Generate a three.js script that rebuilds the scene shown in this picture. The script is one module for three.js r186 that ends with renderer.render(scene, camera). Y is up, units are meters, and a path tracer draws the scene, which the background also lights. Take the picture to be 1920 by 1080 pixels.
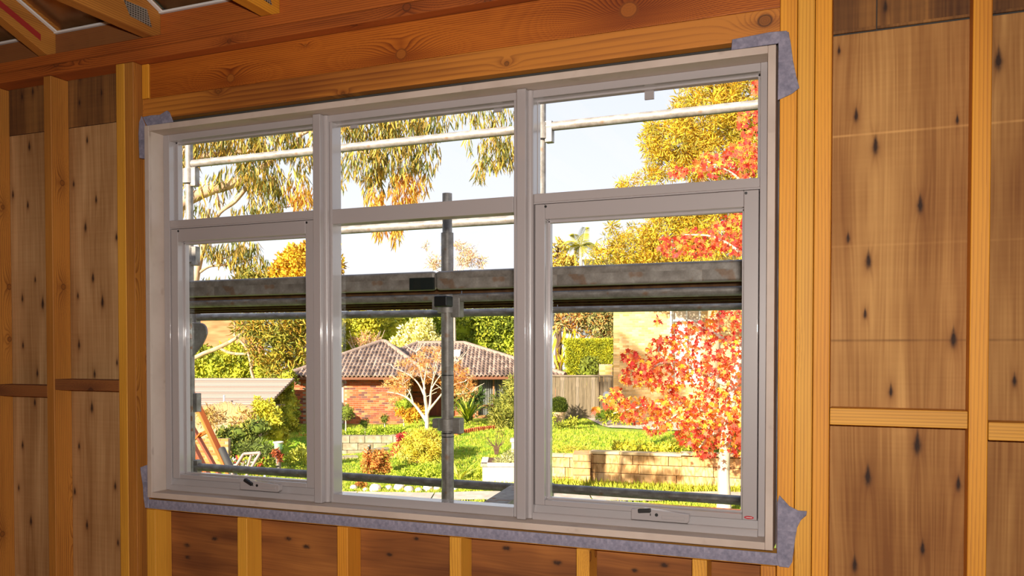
import * as THREE from 'three';
import { RoundedBoxGeometry } from 'three/addons/geometries/RoundedBoxGeometry.js';
import { mergeGeometries } from 'three/addons/utils/BufferGeometryUtils.js';
import { RectAreaLightUniformsLib } from 'three/addons/lights/RectAreaLightUniformsLib.js';

// ------------------------------------------------------------------ camera, sky, sun, flash, exposure
const scene = new THREE.Scene();
const EYE = new THREE.Vector3(0, 1.5, 2.09), YAW = 0.39037, PITCH = 0.02136, F = 1620, CY = 690;
const camera = new THREE.PerspectiveCamera(2 * Math.atan(540 / F) * 180 / Math.PI, 16 / 9, 0.05, 400);
camera.position.copy(EYE);
camera.rotation.set(-PITCH, YAW, 0, 'YXZ');
camera.setViewOffset(1920, 1080, 0, 540 - CY, 1920, 1080);
scene.add(camera);

const renderer = new THREE.WebGLRenderer({ antialias: true });
renderer.toneMapping = THREE.LinearToneMapping;
renderer.toneMappingExposure = 1.0;
renderer.shadowMap.enabled = true;

{ // pale, slightly hazy sky: white near the horizon, a touch of blue above, the same all the way round
  const w = 64, h = 128, d = new Float32Array(w * h * 4);
  for (let j = 0; j < h; j++) for (let i = 0; i < w; i++) {
    const el = Math.max(0, Math.sin(((j + 0.5) / h - 0.5) * Math.PI)), t = Math.pow(el, 0.9), k = (j * w + i) * 4;
    d[k] = 1.16 * (1 - t) + 0.42 * t; d[k + 1] = 1.17 * (1 - t) + 0.58 * t; d[k + 2] = 1.2 * (1 - t) + 0.92 * t; d[k + 3] = 1;
  }
  const sky = new THREE.DataTexture(d, w, h, THREE.RGBAFormat, THREE.FloatType);
  sky.mapping = THREE.EquirectangularReflectionMapping; sky.magFilter = sky.minFilter = THREE.LinearFilter; sky.needsUpdate = true;
  scene.background = sky;
}
const SUN = new THREE.Vector3(0.302, -0.352, -0.953).normalize();   // the way the sunlight travels
const sun = new THREE.DirectionalLight(new THREE.Color(1.0, 0.89, 0.71), 13.5);
sun.position.copy(SUN).multiplyScalar(-60).add(new THREE.Vector3(-6, 0, -20));
sun.target.position.set(-6, 0, -20); scene.add(sun, sun.target);
sun.castShadow = true; sun.shadow.mapSize.set(4096, 4096);
Object.assign(sun.shadow.camera, { left: -45, right: 45, top: 40, bottom: -40, near: 1, far: 160 });

RectAreaLightUniformsLib.init();
const FLASH = 5000;                                                    // the photographer's flash, just above the lens
const flash = new THREE.RectAreaLight(new THREE.Color(1.0, 0.93, 0.84), FLASH, 0.075, 0.05);
flash.position.set(0.04, 1.60, 2.13); flash.lookAt(-1.7, 1.5, 0); scene.add(flash);

// ------------------------------------------------------------------ helpers
let seed = 7;
const rnd = () => { seed = (seed * 1664525 + 1013904223) >>> 0; return seed / 4294967296; };
const rr = (a, b) => a + (b - a) * rnd();
const srand = (s) => { seed = s >>> 0; rnd(); rnd(); };
const V = (x, y, z) => new THREE.Vector3(x, y, z);
const lerp = (a, b, t) => a + (b - a) * t, clamp = (x, a, b) => Math.min(b, Math.max(a, x));
const sst = (a, b, x) => { const t = clamp((x - a) / (b - a), 0, 1); return t * t * (3 - 2 * t); };
const hash = (i, j, s) => { let h = (i * 374761393 + j * 668265263 + s * 2246822519) | 0; h = Math.imul(h ^ (h >>> 13), 1274126177); h ^= h >>> 16; return (h >>> 0) / 4294967296; };
const vn = (x, y, s = 0) => {
  const i = Math.floor(x), j = Math.floor(y); let u = x - i, v = y - j; u = u * u * (3 - 2 * u); v = v * v * (3 - 2 * v);
  return lerp(lerp(hash(i, j, s), hash(i + 1, j, s), u), lerp(hash(i, j + 1, s), hash(i + 1, j + 1, s), u), v);
};
const fbm = (x, y, s = 0, o = 4) => { let a = 0.5, t = 0; for (let k = 0; k < o; k++) { t += a * vn(x, y, s + k); x *= 2.03; y *= 2.03; a *= 0.5; } return t; };
// a pixel of the 1920 x 1080 frame at a horizontal distance D from the eye, as a point of the world
const FW = V(-Math.sin(YAW), 0, -Math.cos(YAW)), RT = V(Math.cos(YAW), 0, -Math.sin(YAW));
const O = (X, h, D) => EYE.clone().addScaledVector(FW, D).addScaledVector(RT, X).setY(EYE.y + h);     // metres right, up and away from the eye
const rayOf = (px, py) => { const y = (CY - py) / F, cp = Math.cos(PITCH), sp = Math.sin(PITCH); return [(px - 960) / F, -sp + cp * y, cp + sp * y]; };
const at = (px, py, D) => { const [x, y, d] = rayOf(px, py), s = D / d; return O(x * s, y * s, D); };

const used = {};
const numbered = (n) => { const k = used[n] = (used[n] ?? -1) + 1; return k ? n + '_' + String(k).padStart(3, '0') : n; };
const shade = (o) => { o.traverse((m) => { if (m.isMesh) { m.castShadow = true; m.receiveShadow = true; } }); return o; };
function tag(o, label, category, group) { o.userData.label = label; o.userData.category = category; if (group) o.userData.group = group; return o; }
function thing(name, label, category, pos = V(0, 0, 0), turn = 0, group) {
  const o = new THREE.Group(); o.name = numbered(name); o.position.copy(pos); o.rotation.y = turn; scene.add(o); return tag(o, label, category, group);
}
function struct(name, parent = scene) { const o = new THREE.Group(); o.name = name; o.userData.kind = 'structure'; parent.add(o); return o; }
function mesh(name, geo, mat, parent, label) {
  if (Array.isArray(geo)) geo = merge(geo);
  const m = new THREE.Mesh(geo, mat); m.name = name; m.castShadow = m.receiveShadow = true; if (label) m.userData.label = label; if (parent) parent.add(m); return m;
}
function solo(name, geo, mat, label, category, group) { const m = mesh(numbered(name), geo, mat, scene); return tag(m, label, category, group); }
const plain = (g) => { g = g.index ? g.toNonIndexed() : g; for (const k of Object.keys(g.attributes)) if (!['position', 'normal', 'uv'].includes(k)) g.deleteAttribute(k); return g; };
const merge = (l) => l.length === 1 ? l[0] : mergeGeometries(l.map(plain));
// a box given by its faces, edges eased by r; u runs across and v along the grain axis, in metres
function boxUV(g, axis = 'y', ou = 0, ov = 0) {
  g = plain(g); const p = g.attributes.position, n = g.attributes.normal, uv = g.attributes.uv, A = { x: 0, y: 1, z: 2 }[axis];
  for (let i = 0; i < p.count; i++) {
    const N = [Math.abs(n.getX(i)), Math.abs(n.getY(i)), Math.abs(n.getZ(i))], P = [p.getX(i), p.getY(i), p.getZ(i)];
    let f = N[0] > N[1] ? (N[0] > N[2] ? 0 : 2) : (N[1] > N[2] ? 1 : 2);
    const o = [0, 1, 2].filter((k) => k !== f); let al = A, ac = o[0] === A ? o[1] : o[0];
    if (f === A) { al = o[1]; ac = o[0]; }
    uv.setXY(i, P[ac] + ou + f * 0.37, P[al] + ov);
  }
  return g;
}
function bx(x0, x1, y0, y1, z0, z1, r = 0.003, axis = 'y', ou = 0, ov = 0) {
  const w = x1 - x0, h = y1 - y0, d = z1 - z0, k = Math.min(r, w * 0.45, h * 0.45, d * 0.45);
  const g = k > 0 ? new RoundedBoxGeometry(w, h, d, 1, k) : new THREE.BoxGeometry(w, h, d);
  return boxUV(g.translate((x0 + x1) / 2, (y0 + y1) / 2, (z0 + z1) / 2), axis, ou, ov);
}
const UP = V(0, 1, 0);
function rod(a, b, r0, r1 = r0, seg = 14, caps = true) {
  const d = b.clone().sub(a), g = new THREE.CylinderGeometry(r1, r0, d.length(), seg, 1, !caps);
  const uv = g.attributes.uv; for (let i = 0; i < uv.count; i++) uv.setXY(i, uv.getX(i) * 0.15, uv.getY(i) * d.length());
  g.applyQuaternion(new THREE.Quaternion().setFromUnitVectors(UP, d.normalize())); return g.translate((a.x + b.x) / 2, (a.y + b.y) / 2, (a.z + b.z) / 2);
}
function beam(a, b, w, h, r = 0.003, roll = 0) {   // a bar of section w (sideways) by h (upright) from a to b
  const d = b.clone().sub(a), L = d.length(); d.normalize();
  const g = bx(-w / 2, w / 2, -h / 2, h / 2, -L / 2, L / 2, r, 'z', rnd(), rnd());
  const side = Math.abs(d.y) > 0.97 ? V(1, 0, 0) : V().crossVectors(UP, d).normalize(), up = V().crossVectors(d, side);
  const m = new THREE.Matrix4().makeBasis(side, up, d); if (roll) m.multiply(new THREE.Matrix4().makeRotationZ(roll));
  return g.applyMatrix4(m).translate((a.x + b.x) / 2, (a.y + b.y) / 2, (a.z + b.z) / 2);
}
function taper(pts, rads, seg = 8) {               // a limb through points with a radius at each
  const c = new THREE.CatmullRomCurve3(pts), n = (pts.length - 1) * 4, pos = [], uv = [], idx = [];
  const fr = c.computeFrenetFrames(n, false);
  for (let i = 0; i <= n; i++) {
    const t = i / n, P = c.getPoint(t), q = t * (pts.length - 1), k = Math.min(pts.length - 2, Math.floor(q)), r = lerp(rads[k], rads[k + 1], q - k);
    for (let j = 0; j <= seg; j++) { const a = j / seg * 6.28319, w = r * (1 + 0.12 * (vn(i * 0.7, j % seg, 3) - 0.5)); const v = P.clone().addScaledVector(fr.normals[i], Math.cos(a) * w).addScaledVector(fr.binormals[i], Math.sin(a) * w); pos.push(v.x, v.y, v.z); uv.push(j / seg * 0.5, t * 3); }
  }
  for (let i = 0; i < n; i++) for (let j = 0; j < seg; j++) { const a = i * (seg + 1) + j, b = a + seg + 1; idx.push(a, a + 1, b, b, a + 1, b + 1); }
  const g = new THREE.BufferGeometry(); g.setAttribute('position', new THREE.Float32BufferAttribute(pos, 3)); g.setAttribute('uv', new THREE.Float32BufferAttribute(uv, 2)); g.setIndex(idx); g.computeVertexNormals(); return g;
}

// ------------------------------------------------------------------ textures
const S8 = (x) => Math.round(255 * clamp(x, 0, 1));
function tex(w, h, mw, mh, fn, srgb = true) {      // fn(x, y in metres) -> [r, g, b] 0..1 sRGB; the texture repeats every mw by mh metres of uv
  const d = new Uint8Array(w * h * 4);
  for (let j = 0; j < h; j++) for (let i = 0; i < w; i++) { const c = fn((i + 0.5) / w * mw, (j + 0.5) / h * mh), k = (j * w + i) * 4; d[k] = S8(c[0]); d[k + 1] = S8(c[1]); d[k + 2] = S8(c[2]); d[k + 3] = 255; }
  const t = new THREE.DataTexture(d, w, h); t.magFilter = THREE.LinearFilter; t.minFilter = THREE.LinearMipmapLinearFilter; t.generateMipmaps = true;
  t.wrapS = t.wrapT = THREE.RepeatWrapping; t.repeat.set(1 / mw, 1 / mh); if (srgb) t.colorSpace = THREE.SRGBColorSpace; t.needsUpdate = true; return t;
}
const mix3 = (a, b, t) => [lerp(a[0], b[0], t), lerp(a[1], b[1], t), lerp(a[2], b[2], t)];
const hex = (h) => [(h >> 16 & 255) / 255, (h >> 8 & 255) / 255, (h & 255) / 255];
// sawn softwood: c across the grain, g along it; knots bend the rings round themselves
function wood(c, g, o) {
  let ph = c / o.ring + (fbm(g * 0.9, c * 4, o.s, 3) - 0.5) * (o.wob ?? 3.2), kd = 0, core = 0, kr = 0;
  for (const k of o.knots ?? []) {
    const dc = c - k[0], dg = g - k[1], r = k[2], e = Math.exp(-(dc * dc) / (r * r * (k[5] ?? 5)) - Math.pow(Math.abs(dg) / (r * Math.sqrt(k[3] ?? 26)), 1.5));
    if (e > 0.004) { ph += e * (k[4] ?? 6); kd = Math.max(kd, e); }
    const q = Math.hypot(dc, dg * 0.85) / r; if (q < 1.25) { core = Math.max(core, sst(1.15, 0.8, q)); kr = q; }
  }
  const f = ph - Math.floor(ph), late = Math.pow(f, 2.2) * (1 - sst(0.93, 1.0, f));
  const fib = vn(c * 900, g * 9, o.s + 9) - 0.5, broad = fbm(c * 22, g * 1.1, o.s + 20, 4) - 0.47 + (fbm(c * 5, g * 2.5, o.s + 26, 3) - 0.47) * 0.8;
  let v = mix3(o.light, o.dark, clamp(late * (o.con ?? 0.6) + kd * 0.36 + fib * 0.16 + broad * (o.blot ?? 0.7), 0, 1));
  if (core > 0) { const rg = 0.5 + 0.5 * Math.sin(kr * 22); v = mix3(v, mix3(o.knot ?? o.dark, o.light, 0.12 + 0.2 * rg), core * 0.85); if (kr > 0.78 && kr < 1.12) v = mix3(v, o.bark ?? [0.2, 0.1, 0.04], 0.55 * core); }
  return v;
}
function pine(o) { // one sheet of board surfaces .30 m across, 2.4 m along
  srand(o.s * 77 + 5); const kn = []; for (let i = 0; i < (o.n ?? 9); i++) kn.push([rr(0.02, 0.28), rr(0.1, 2.3), rr(0.006, 0.013), 30, rr(2, 5)]);
  const t = tex(256, 1536, 0.30, 2.4, (c, g) => wood(c, g, { ...o, knots: kn })); t.wrapS = t.wrapT = THREE.MirroredRepeatWrapping; return t;
}
// rotary-cut plywood face with vertical grain and dark tear-drop knots [x, y, size]
function ply(w, h, mw, mh, o) {
  return tex(w, h, mw, mh, (x, y) => {
    const wv = (fbm(x * 7, y * 0.8, o.s, 3) - 0.5) * 0.16; let c = x + wv * 0.35, kd = 0, halo = 0;
    for (const k of o.knots) {
      const r = 0.0050 * k[2] * (0.85 + 0.3 * hash(Math.round(k[0] * 1000), Math.round(k[1] * 1000), 3)), dx = x - k[0], dy = y - k[1], L = dy > 0 ? 11 : 4.5;
      if (Math.abs(dx) > r * 7 || Math.abs(dy) > r * 16) continue;
      const e = Math.exp(-Math.pow(Math.abs(dx) / (r * (dy > 0 ? 0.75 * Math.max(0.25, 1 - dy / (r * 6)) : 0.75)), 1.6) - (dy * dy) / (r * r * L)) * (0.75 + 0.5 * vn(x * 300, y * 160, o.s + 30)); kd = Math.max(kd, e);
      halo = Math.max(halo, Math.exp(-(dx * dx) / (r * r * 6) - (dy * dy) / (r * r * 40)));
      c += Math.sign(dx) * r * 0.9 * Math.exp(-(dx * dx) / (r * r * 6) - (dy * dy) / (r * r * 30));
    }
    const band = fbm(c * 19 + (fbm(x * 4, y * 1.7, o.s + 15, 3) - 0.5) * 2.2, y * 0.8, o.s + 3, 5), fine = vn(c * 330, y * 7, o.s + 6), saw = vn(x * 9, y * 190, o.s + 8), cloud = fbm(x * 3.1, y * 2.6, o.s + 12, 4);
    let t = (band - 0.47) * 1.15 + (fine - 0.5) * 0.34 + (saw - 0.5) * (o.saw ?? 0.16) + (cloud - 0.47) * 0.75 + 0.5;
    let v = mix3(o.dark, o.light, clamp(t, 0, 1)); v = mix3(v, o.stain, halo * 0.34);
    v = mix3(v, [0.15, 0.075, 0.035], clamp(kd * 1.25, 0, 0.92));
    for (const s of o.scores ?? []) { const q = Math.abs(y - s[0]) ; if (q < 0.004) v = mix3(v, s[1] > 0 ? [0.86, 0.66, 0.40] : [0.25, 0.14, 0.05], (1 - q / 0.004) * Math.abs(s[1]) * (0.4 + 0.6 * vn(x * 40, 3, o.s))); }
    return v;
  });
}
const ORD = ['first', 'second', 'third', 'fourth', 'fifth', 'sixth', 'seventh', 'eighth', 'ninth', 'tenth', 'eleventh', 'twelfth'];
const each = (name, list, mat, parent, label) => list.map((g) => mesh(name, g, mat, parent, label));
const std = (p) => new THREE.MeshStandardMaterial(p), phys = (p) => new THREE.MeshPhysicalMaterial(p);
const lin = (r, g, b) => new THREE.Color().setRGB(r, g, b);
// ------------------------------------------------------------------ materials indoors
const goldT = [[0xdc9626, 0x9a5610, 1], [0xd08a28, 0x864a10, 2], [0xd89c34, 0x965c16, 3]];
const pineMats = goldT.map(([l, d, s]) => std({ map: pine({ light: hex(l), dark: hex(d), knot: hex(0x8a4a14), ring: 0.0075, s, con: 0.55, wob: 2.2 }), roughness: 0.62 }));
const pineRed = std({ map: pine({ light: hex(0xae5c20), dark: hex(0x5a2408), knot: hex(0x6a3010), ring: 0.006, s: 5, con: 0.7, n: 7 }), roughness: 0.6 });
const pineDark = std({ map: pine({ light: hex(0x8a5428), dark: hex(0x4c240e), knot: hex(0x3a1a0a), ring: 0.006, s: 6, con: 0.6, n: 5 }), roughness: 0.75 });
const pineBrown = std({ map: pine({ light: hex(0xb87a30), dark: hex(0x6c3a10), knot: hex(0x74400f), ring: 0.007, s: 8, con: 0.65, n: 12 }), roughness: 0.65 });
const LX0 = -2.15, lintelU = std({ map: tex(1800, 128, 2.0, 0.142, (g, c) => wood(c, g, { light: hex(0xb8661e), dark: hex(0x642606), knot: hex(0x93551f), bark: [0.36, 0.15, 0.04], ring: 0.0055, s: 31, con: 0.8, wob: 4.2, blot: 0.6,
  knots: [[0.038, 0.346, 0.0135, 34, 6, 5], [0.034, 0.94, 0.016, 40, 8, 6], [0.060, 1.590, 0.022, 26, 15, 8], [0.10, 0.62, 0.004, 30, 2]] })), roughness: 0.5 });
const lintelL = std({ map: tex(1800, 96, 2.0, 0.11, (g, c) => wood(c, g, { light: hex(0xbc762a), dark: hex(0x66300e), knot: hex(0x6d3c12), ring: 0.016, s: 37, con: 0.45, wob: 2.5, blot: 1.2,
  knots: [[0.085, 0.30, 0.006, 20, 2], [0.052, 1.26, 0.006, 18, 2], [0.07, 1.92, 0.015, 12, 7], [0.03, 0.75, 0.005, 20, 2]] })), roughness: 0.6 });
const PL = [[55, 275], 0];
const knL = [[-2.709, 2.207, 1], [-2.72, 2.004, .8], [-2.793, 2.046, .8], [-2.688, 1.743, .8], [-2.752, 1.679, .9], [-2.653, 1.658, 1.4], [-2.752, 1.514, .9], [-2.683, 1.417, .8], [-2.697, 1.314, 1], [-2.76, 1.161, .9], [-2.782, 1.009, .8], [-2.723, .894, 1], [-2.436, 2.204, .9], [-2.5, 2.062, .7], [-2.398, 2.002, .8], [-2.448, 1.912, .9], [-2.309, 1.872, .9], [-2.416, 1.74, 1], [-2.486, 1.682, .8], [-2.374, 1.658, 1.5], [-2.483, 1.515, .9], [-2.413, 1.416, .9], [-2.312, 1.456, .8], [-2.427, 1.302, 1.1], [-2.488, 1.169, .8], [-2.51, 1.013, .8], [-2.325, 1.042, .9], [-2.455, .901, 1.1], [-2.315, .853, .9]];
const knR = [[-.029, 2.039, 1.1], [.013, 1.965, 1.5], [.107, 1.825, 1.5], [0, 1.703, 1.5], [-.044, 1.758, .9], [-.006, 1.581, .8], [.177, 1.522, 1.3], [.05, 1.403, 1], [.106, 1.283, 1.5], [.003, 1.204, 1.6], [.19, 1.197, 1], [.119, 1.047, 1.2], [-.024, .996, 1.4], [.259, 2.129, 1.4], [.297, 1.431, 1], [-.067, 2.194, .6], [.18, 2.009, .6]];
const off = (l, x0, y0) => l.map(([x, y, s]) => [x - x0, y - y0, s]);
const plyL = std({ map: ply(640, 1500, 0.8, 1.6, { light: hex(0xcaa070), dark: hex(0x8c6034), stain: hex(0x6b3f1c), s: 41, knots: off(knL, -2.95, 0.7), saw: 0.08 }), roughness: 0.8 });
const plyR = std({ map: ply(800, 1500, 0.8, 1.6, { light: hex(0xc69658), dark: hex(0x7c4c20), stain: hex(0x6b3b16), s: 47, knots: off(knR, -0.25, 0.7), scores: [[1.996 - 0.7, 0.8], [1.521 - 0.7, -0.4], [1.74 - 0.7, 0.25]], saw: 0.05 }), roughness: 0.8 });
srand(99); const kt = []; for (let i = 0; i < 14; i++) kt.push([rr(0.02, 0.78), rr(0.02, 0.3), rr(0.5, 1.1)]);
const plyT = std({ map: ply(512, 220, 0.8, 0.32, { light: hex(0x9a6a34), dark: hex(0x4a2a10), stain: hex(0x3a1c0a), s: 53, knots: kt, saw: 0.1 }), roughness: 0.8 });
// under the window the face grain lies level
const knB = [[-1.908, .901, 1], [-2.02, .87, 1], [-2.016, .832, .9], [-1.625, .925, .9], [-1.558, .906, 1], [-1.272, .908, .8], [-.905, .959, 1], [-.758, .933, 1], [-1.184, .962, .7], [-.472, .954, .9], [-.548, .933, .8]];
const plyB = std({ map: tex(1500, 288, 2.1, 0.36, (x, y) => {
  const c = y + (fbm(x * 3, y * 9, 61, 3) - 0.5) * 0.04; let t = 0.5 + (fbm(x * 2.6, c * 30, 62, 4) - 0.47) * 1.3 + (vn(x * 9, c * 420, 63) - 0.5) * 0.25 + (fbm(x * 5, y * 6, 64, 3) - 0.47) * 1.1;
  let v = mix3(hex(0x643614), hex(0xa86a30), clamp(t, 0, 1)), k = 0; for (const q of knB) { const dx = x - (q[0] + 2.15), dy = y - (q[1] - 0.68), r = 0.007 * q[2]; k = Math.max(k, Math.exp(-(dx * dx) / (r * r * 2) - (dy * dy) / (r * r * 0.6))); }
  return mix3(v, [0.14, 0.07, 0.03], clamp(k * 1.1 * (0.5 + vn(x * 180, y * 180, 66)), 0, 0.8));
}), roughness: 0.8 });
const white = std({ color: lin(0.72, 0.72, 0.72), roughness: 0.5 });

// ------------------------------------------------------------------ the framed wall with the window
const wall = struct('wall_front');
srand(11);
const stud = (x0, x1, y0, y1, m, z0 = -0.07, z1 = 0, name = 'stud') => mesh(name, bx(x0, x1, y0, y1, z0, z1, 0.0025, 'y', rnd(), rnd() * 2.4), m, wall);
const [G0, G1, G2] = pineMats;
for (const [a, b, m] of [[-3.75, -3.715, G1], [-3.29, -3.255, G0], [-2.84, -2.804, pineBrown], [-2.552, -2.518, pineBrown], [-2.230, -2.1945, G2], [-2.1935, -2.157, pineBrown]]) stud(a, b, 0.045, 2.411, m);
for (const [a, b, m] of [[-0.1925, -0.1545, G0], [-0.1535, -0.1165, G2], [-0.1155, -0.0795, G0], [0.202, 0.239, G0], [0.652, 0.688, G1], [1.10, 1.136, G2], [1.55, 1.586, G0]]) stud(a, b, 0.045, 2.411, m);
for (const [a, b, m] of [[-2.118, -2.082, G2], [-1.759, -1.723, G2], [-1.403, -1.367, G1], [-1.044, -1.009, G2], [-0.683, -0.648, G2], [-0.389, -0.353, G2], [-0.229, -0.194, G1]]) stud(a, b, 0.045, 0.993, m, -0.07, 0, 'jack_stud');
stud(-2.1555, -2.119, 0.045, 2.25, pineBrown, -0.07, -0.036, 'jack_stud');
mesh('window_sill_plate', bx(-2.118, -0.1935, 0.994, 1.022, -0.07, 0, 0.002, 'x', 0.3, 0.1), G2, wall);
const nog = (x0, x1, y0, y1, m, z1 = -0.002) => mesh('nogging', bx(x0, x1, y0, y1, -0.068, z1, 0.002, 'x', rnd(), rnd()), m, wall);
nog(-2.517, -2.231, 1.365, 1.401, pineDark); nog(-2.803, -2.553, 1.340, 1.379, pineDark); nog(-3.25, -2.841, 1.38, 1.416, pineDark);
nog(-0.0785, 0.201, 1.329, 1.367, G2); nog(0.240, 0.651, 1.306, 1.345, G2); nog(0.689, 1.099, 1.33, 1.366, G0);
// plates: two along the top, one on the floor
mesh('top_plate', bx(-4.3, 2.6, 2.412, 2.446, -0.07, 0.0, 0.002, 'x', 0.2, 0.6), pineRed, wall);
mesh('ceiling_plate', bx(-4.3, 2.6, 2.447, 2.481, -0.07, 0.0, 0.002, 'x', 0.55, 1.4), pineRed, wall);
mesh('bottom_plate', bx(-4.3, 2.6, 0.0, 0.044, -0.07, 0.0, 0.002, 'x', 0.1, 0.9), G1, wall);
// lintel over the window and the board under it, both set back from the stud faces
const fit = (g, x0, y0) => { const p = g.attributes.position, uv = g.attributes.uv; for (let i = 0; i < p.count; i++) uv.setXY(i, p.getX(i) - x0, p.getY(i) - y0); return g; };
mesh('lintel', fit(bx(-2.1265, -0.1935, 2.302, 2.411, -0.07, -0.038, 0.002), LX0, 2.29), lintelU, wall, 'reddish lintel beam with large ringed knots');
mesh('lower_lintel_board', fit(bx(-2.1555, -0.1935, 2.2335, 2.301, -0.07, -0.036, 0.002), LX0, 2.205), lintelL, wall);
mesh('packing_block', bx(-2.1555, -2.1275, 2.302, 2.411, -0.07, -0.034, 0.002, 'y', 0.4, 0.2), G0, wall);
// plywood behind the studs
const sheet = (x0, x1, y0, y1, ox, oy, m, z1 = -0.0705) => mesh('plywood_sheet', fit(bx(x0, x1, y0, y1, z1 - 0.007, z1, 0.001), ox, oy), m, wall);
sheet(-3.16, -2.1, 0.0, 2.252, -2.95, 0.7, plyL); sheet(-4.3, -3.163, 0.0, 2.252, -3.35, 0.2, plyL);
sheet(-3.16, -2.1, 2.254, 2.481, -2.95, 2.22, plyT); sheet(-4.3, -3.163, 2.254, 2.481, -2.95, 2.22, plyT);
sheet(-0.1965, 0.46, 0.0, 2.229, -0.25, 0.7, plyR); sheet(0.463, 1.62, 0.0, 2.229, 0.05, 0.9, plyR); sheet(1.623, 2.6, 0.0, 2.229, 1.2, 0.9, plyR);
sheet(-0.1965, 0.012, 2.233, 2.481, -0.25, 2.24, plyT, -0.0685); sheet(0.014, 0.46, 2.234, 2.481, 0.11, 2.24, plyT); sheet(0.463, 2.6, 2.234, 2.481, 0.0, 2.24, plyT);
sheet(-2.098, -0.198, 0.0, 1.0, -2.15, 0.68, plyB);
mesh('lintel_backing', fit(bx(-2.098, -0.198, 2.25, 2.481, -0.078, -0.0705, 0.001), -2.15, 2.2), plyT, wall);
// weatherboards outside close the wall; near black paints shade into the gap above the reveal
const darkCladMat = std({ color: lin(0.05, 0.045, 0.04), roughness: 0.9 });
for (const [x0, x1, y0, y1] of [[-7.5, -2.104, -2.2, 2.6], [-0.199, 4.5, -2.2, 2.6], [-2.1035, -0.1995, -2.2, 1.0], [-2.1035, -0.1995, 2.22, 2.6]]) mesh('cladding', bx(x0, x1, y0, y1, -0.115, -0.079, 0), darkCladMat, wall);

// ------------------------------------------------------------------ the window
const frameMat = phys({ color: lin(0.345, 0.31, 0.313), roughness: 0.36, clearcoat: 1, clearcoatRoughness: 0.05 });
const revealMat = std({ map: tex(256, 256, 1, 1, (x, y) => { const n = fbm(x * 9, y * 9, 71, 4), f = vn(x * 70, y * 70, 72); const b = sst(0.66, 0.75, fbm(x * 22, y * 22, 74, 3)); return mix3([0.735, 0.675, 0.635], [0.62, 0.555, 0.515], clamp((n - 0.35) * 1.1 + (f - 0.5) * 0.12 + b * 0.5, 0, 1)); }), roughness: 0.6 });
const black = std({ color: lin(0.012, 0.012, 0.013), roughness: 0.45 });
const glassMat = phys({ color: 0xffffff, transmission: 1, thickness: 0, roughness: 0, ior: 1.5, metalness: 0 });
const win = struct('window_1');
const RX0 = -2.103, RX1 = -0.200, RY0 = 1.032, RY1 = 2.201, RT_ = 0.018, ZF = -0.05, ZG = -0.078;
mesh('reveal_board', bx(RX0, RX0 + RT_, RY0, RY1, ZF - 0.03, 0.01, 0.0015), revealMat, win);
mesh('reveal_board', bx(RX1 - RT_, RX1, RY0, RY1, ZF - 0.03, 0.01, 0.0015), revealMat, win);
mesh('reveal_board', bx(RX0 + RT_, RX1 - RT_, RY1 - RT_, RY1, ZF - 0.03, 0.01, 0.0015, 'x'), revealMat, win);
mesh('reveal_board', bx(RX0 + RT_, RX1 - RT_, RY0, RY0 + RT_, ZF - 0.03, 0.01, 0.0015, 'x'), revealMat, win);
const IX0 = RX0 + RT_, IX1 = RX1 - RT_, IY0 = RY0 + RT_, IY1 = RY1 - RT_;   // inside of the reveals
const e = 0.0016;
mesh('jamb', [bx(IX0, -2.061, IY0, IY1, -0.10, ZF, e), bx(IX0, -2.052, IY0, IY1, -0.10, ZG, e)], frameMat, win);
mesh('jamb', [bx(-0.241, IX1, IY0, IY1, -0.10, ZF, e), bx(-0.250, IX1, IY0, IY1, -0.10, ZG, e)], frameMat, win);
mesh('head_rail', [bx(-2.061, -0.241, 2.163, IY1, -0.10, ZF - 0.0005, e), bx(-2.061, -0.241, 2.158, IY1, -0.10, ZG, e)], frameMat, win);
const M1 = -1.483, M2 = -0.8435;                                   // the two mullions
const mull = (x) => [bx(x - 0.0128, x + 0.0128, IY0 + 0.001, IY1 - 0.001, -0.075, -0.022, 0.0022), bx(x - 0.0245, x + 0.0245, IY0 + 0.001, IY1 - 0.001, -0.10, ZF + 0.001, 0.0018),
  rod(V(x + 0.0155, IY0 + 0.002, ZF), V(x + 0.0155, IY1 - 0.002, ZF), 0.0088, 0.0088, 36), rod(V(x - 0.0155, IY0 + 0.002, ZF), V(x - 0.0155, IY1 - 0.002, ZF), 0.0088, 0.0088, 36), bx(x - 0.026, x + 0.026, IY0 + 0.001, IY1 - 0.001, -0.10, ZG, e)];
mesh('mullion', mull(M1), frameMat, win); mesh('mullion', mull(M2), frameMat, win);
// beads round the middle lights
mesh('glazing_bead', [bx(M1 + 0.0246, M1 + 0.0335, IY0, IY1, -0.10, ZF - 0.003, e)], frameMat, win);
mesh('glazing_bead', [bx(M2 - 0.0335, M2 - 0.0246, IY0, IY1, -0.10, ZF - 0.003, e)], frameMat, win);
mesh('transom', [bx(M1 + 0.0336, M2 - 0.0336, 1.866, 1.909, -0.10, ZF - 0.001, 0.002)], frameMat, win);
mesh('transom', [bx(-2.061, M1 - 0.0246, 1.888, 1.911, -0.10, ZF - 0.001, 0.002), bx(-2.061, M1 - 0.0246, 1.884, 1.888, -0.10, ZF - 0.004, 0)], frameMat, win);
mesh('transom', [bx(M2 + 0.0246, -0.241, 1.888, 1.911, -0.10, ZF - 0.001, 0.002), bx(M2 + 0.0246, -0.241, 1.884, 1.888, -0.10, ZF - 0.004, 0)], frameMat, win);
mesh('sill_rail', [bx(M1 + 0.0336, M2 - 0.0336, IY0, 1.075, -0.10, ZF - 0.001, 0.002)], frameMat, win);
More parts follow.
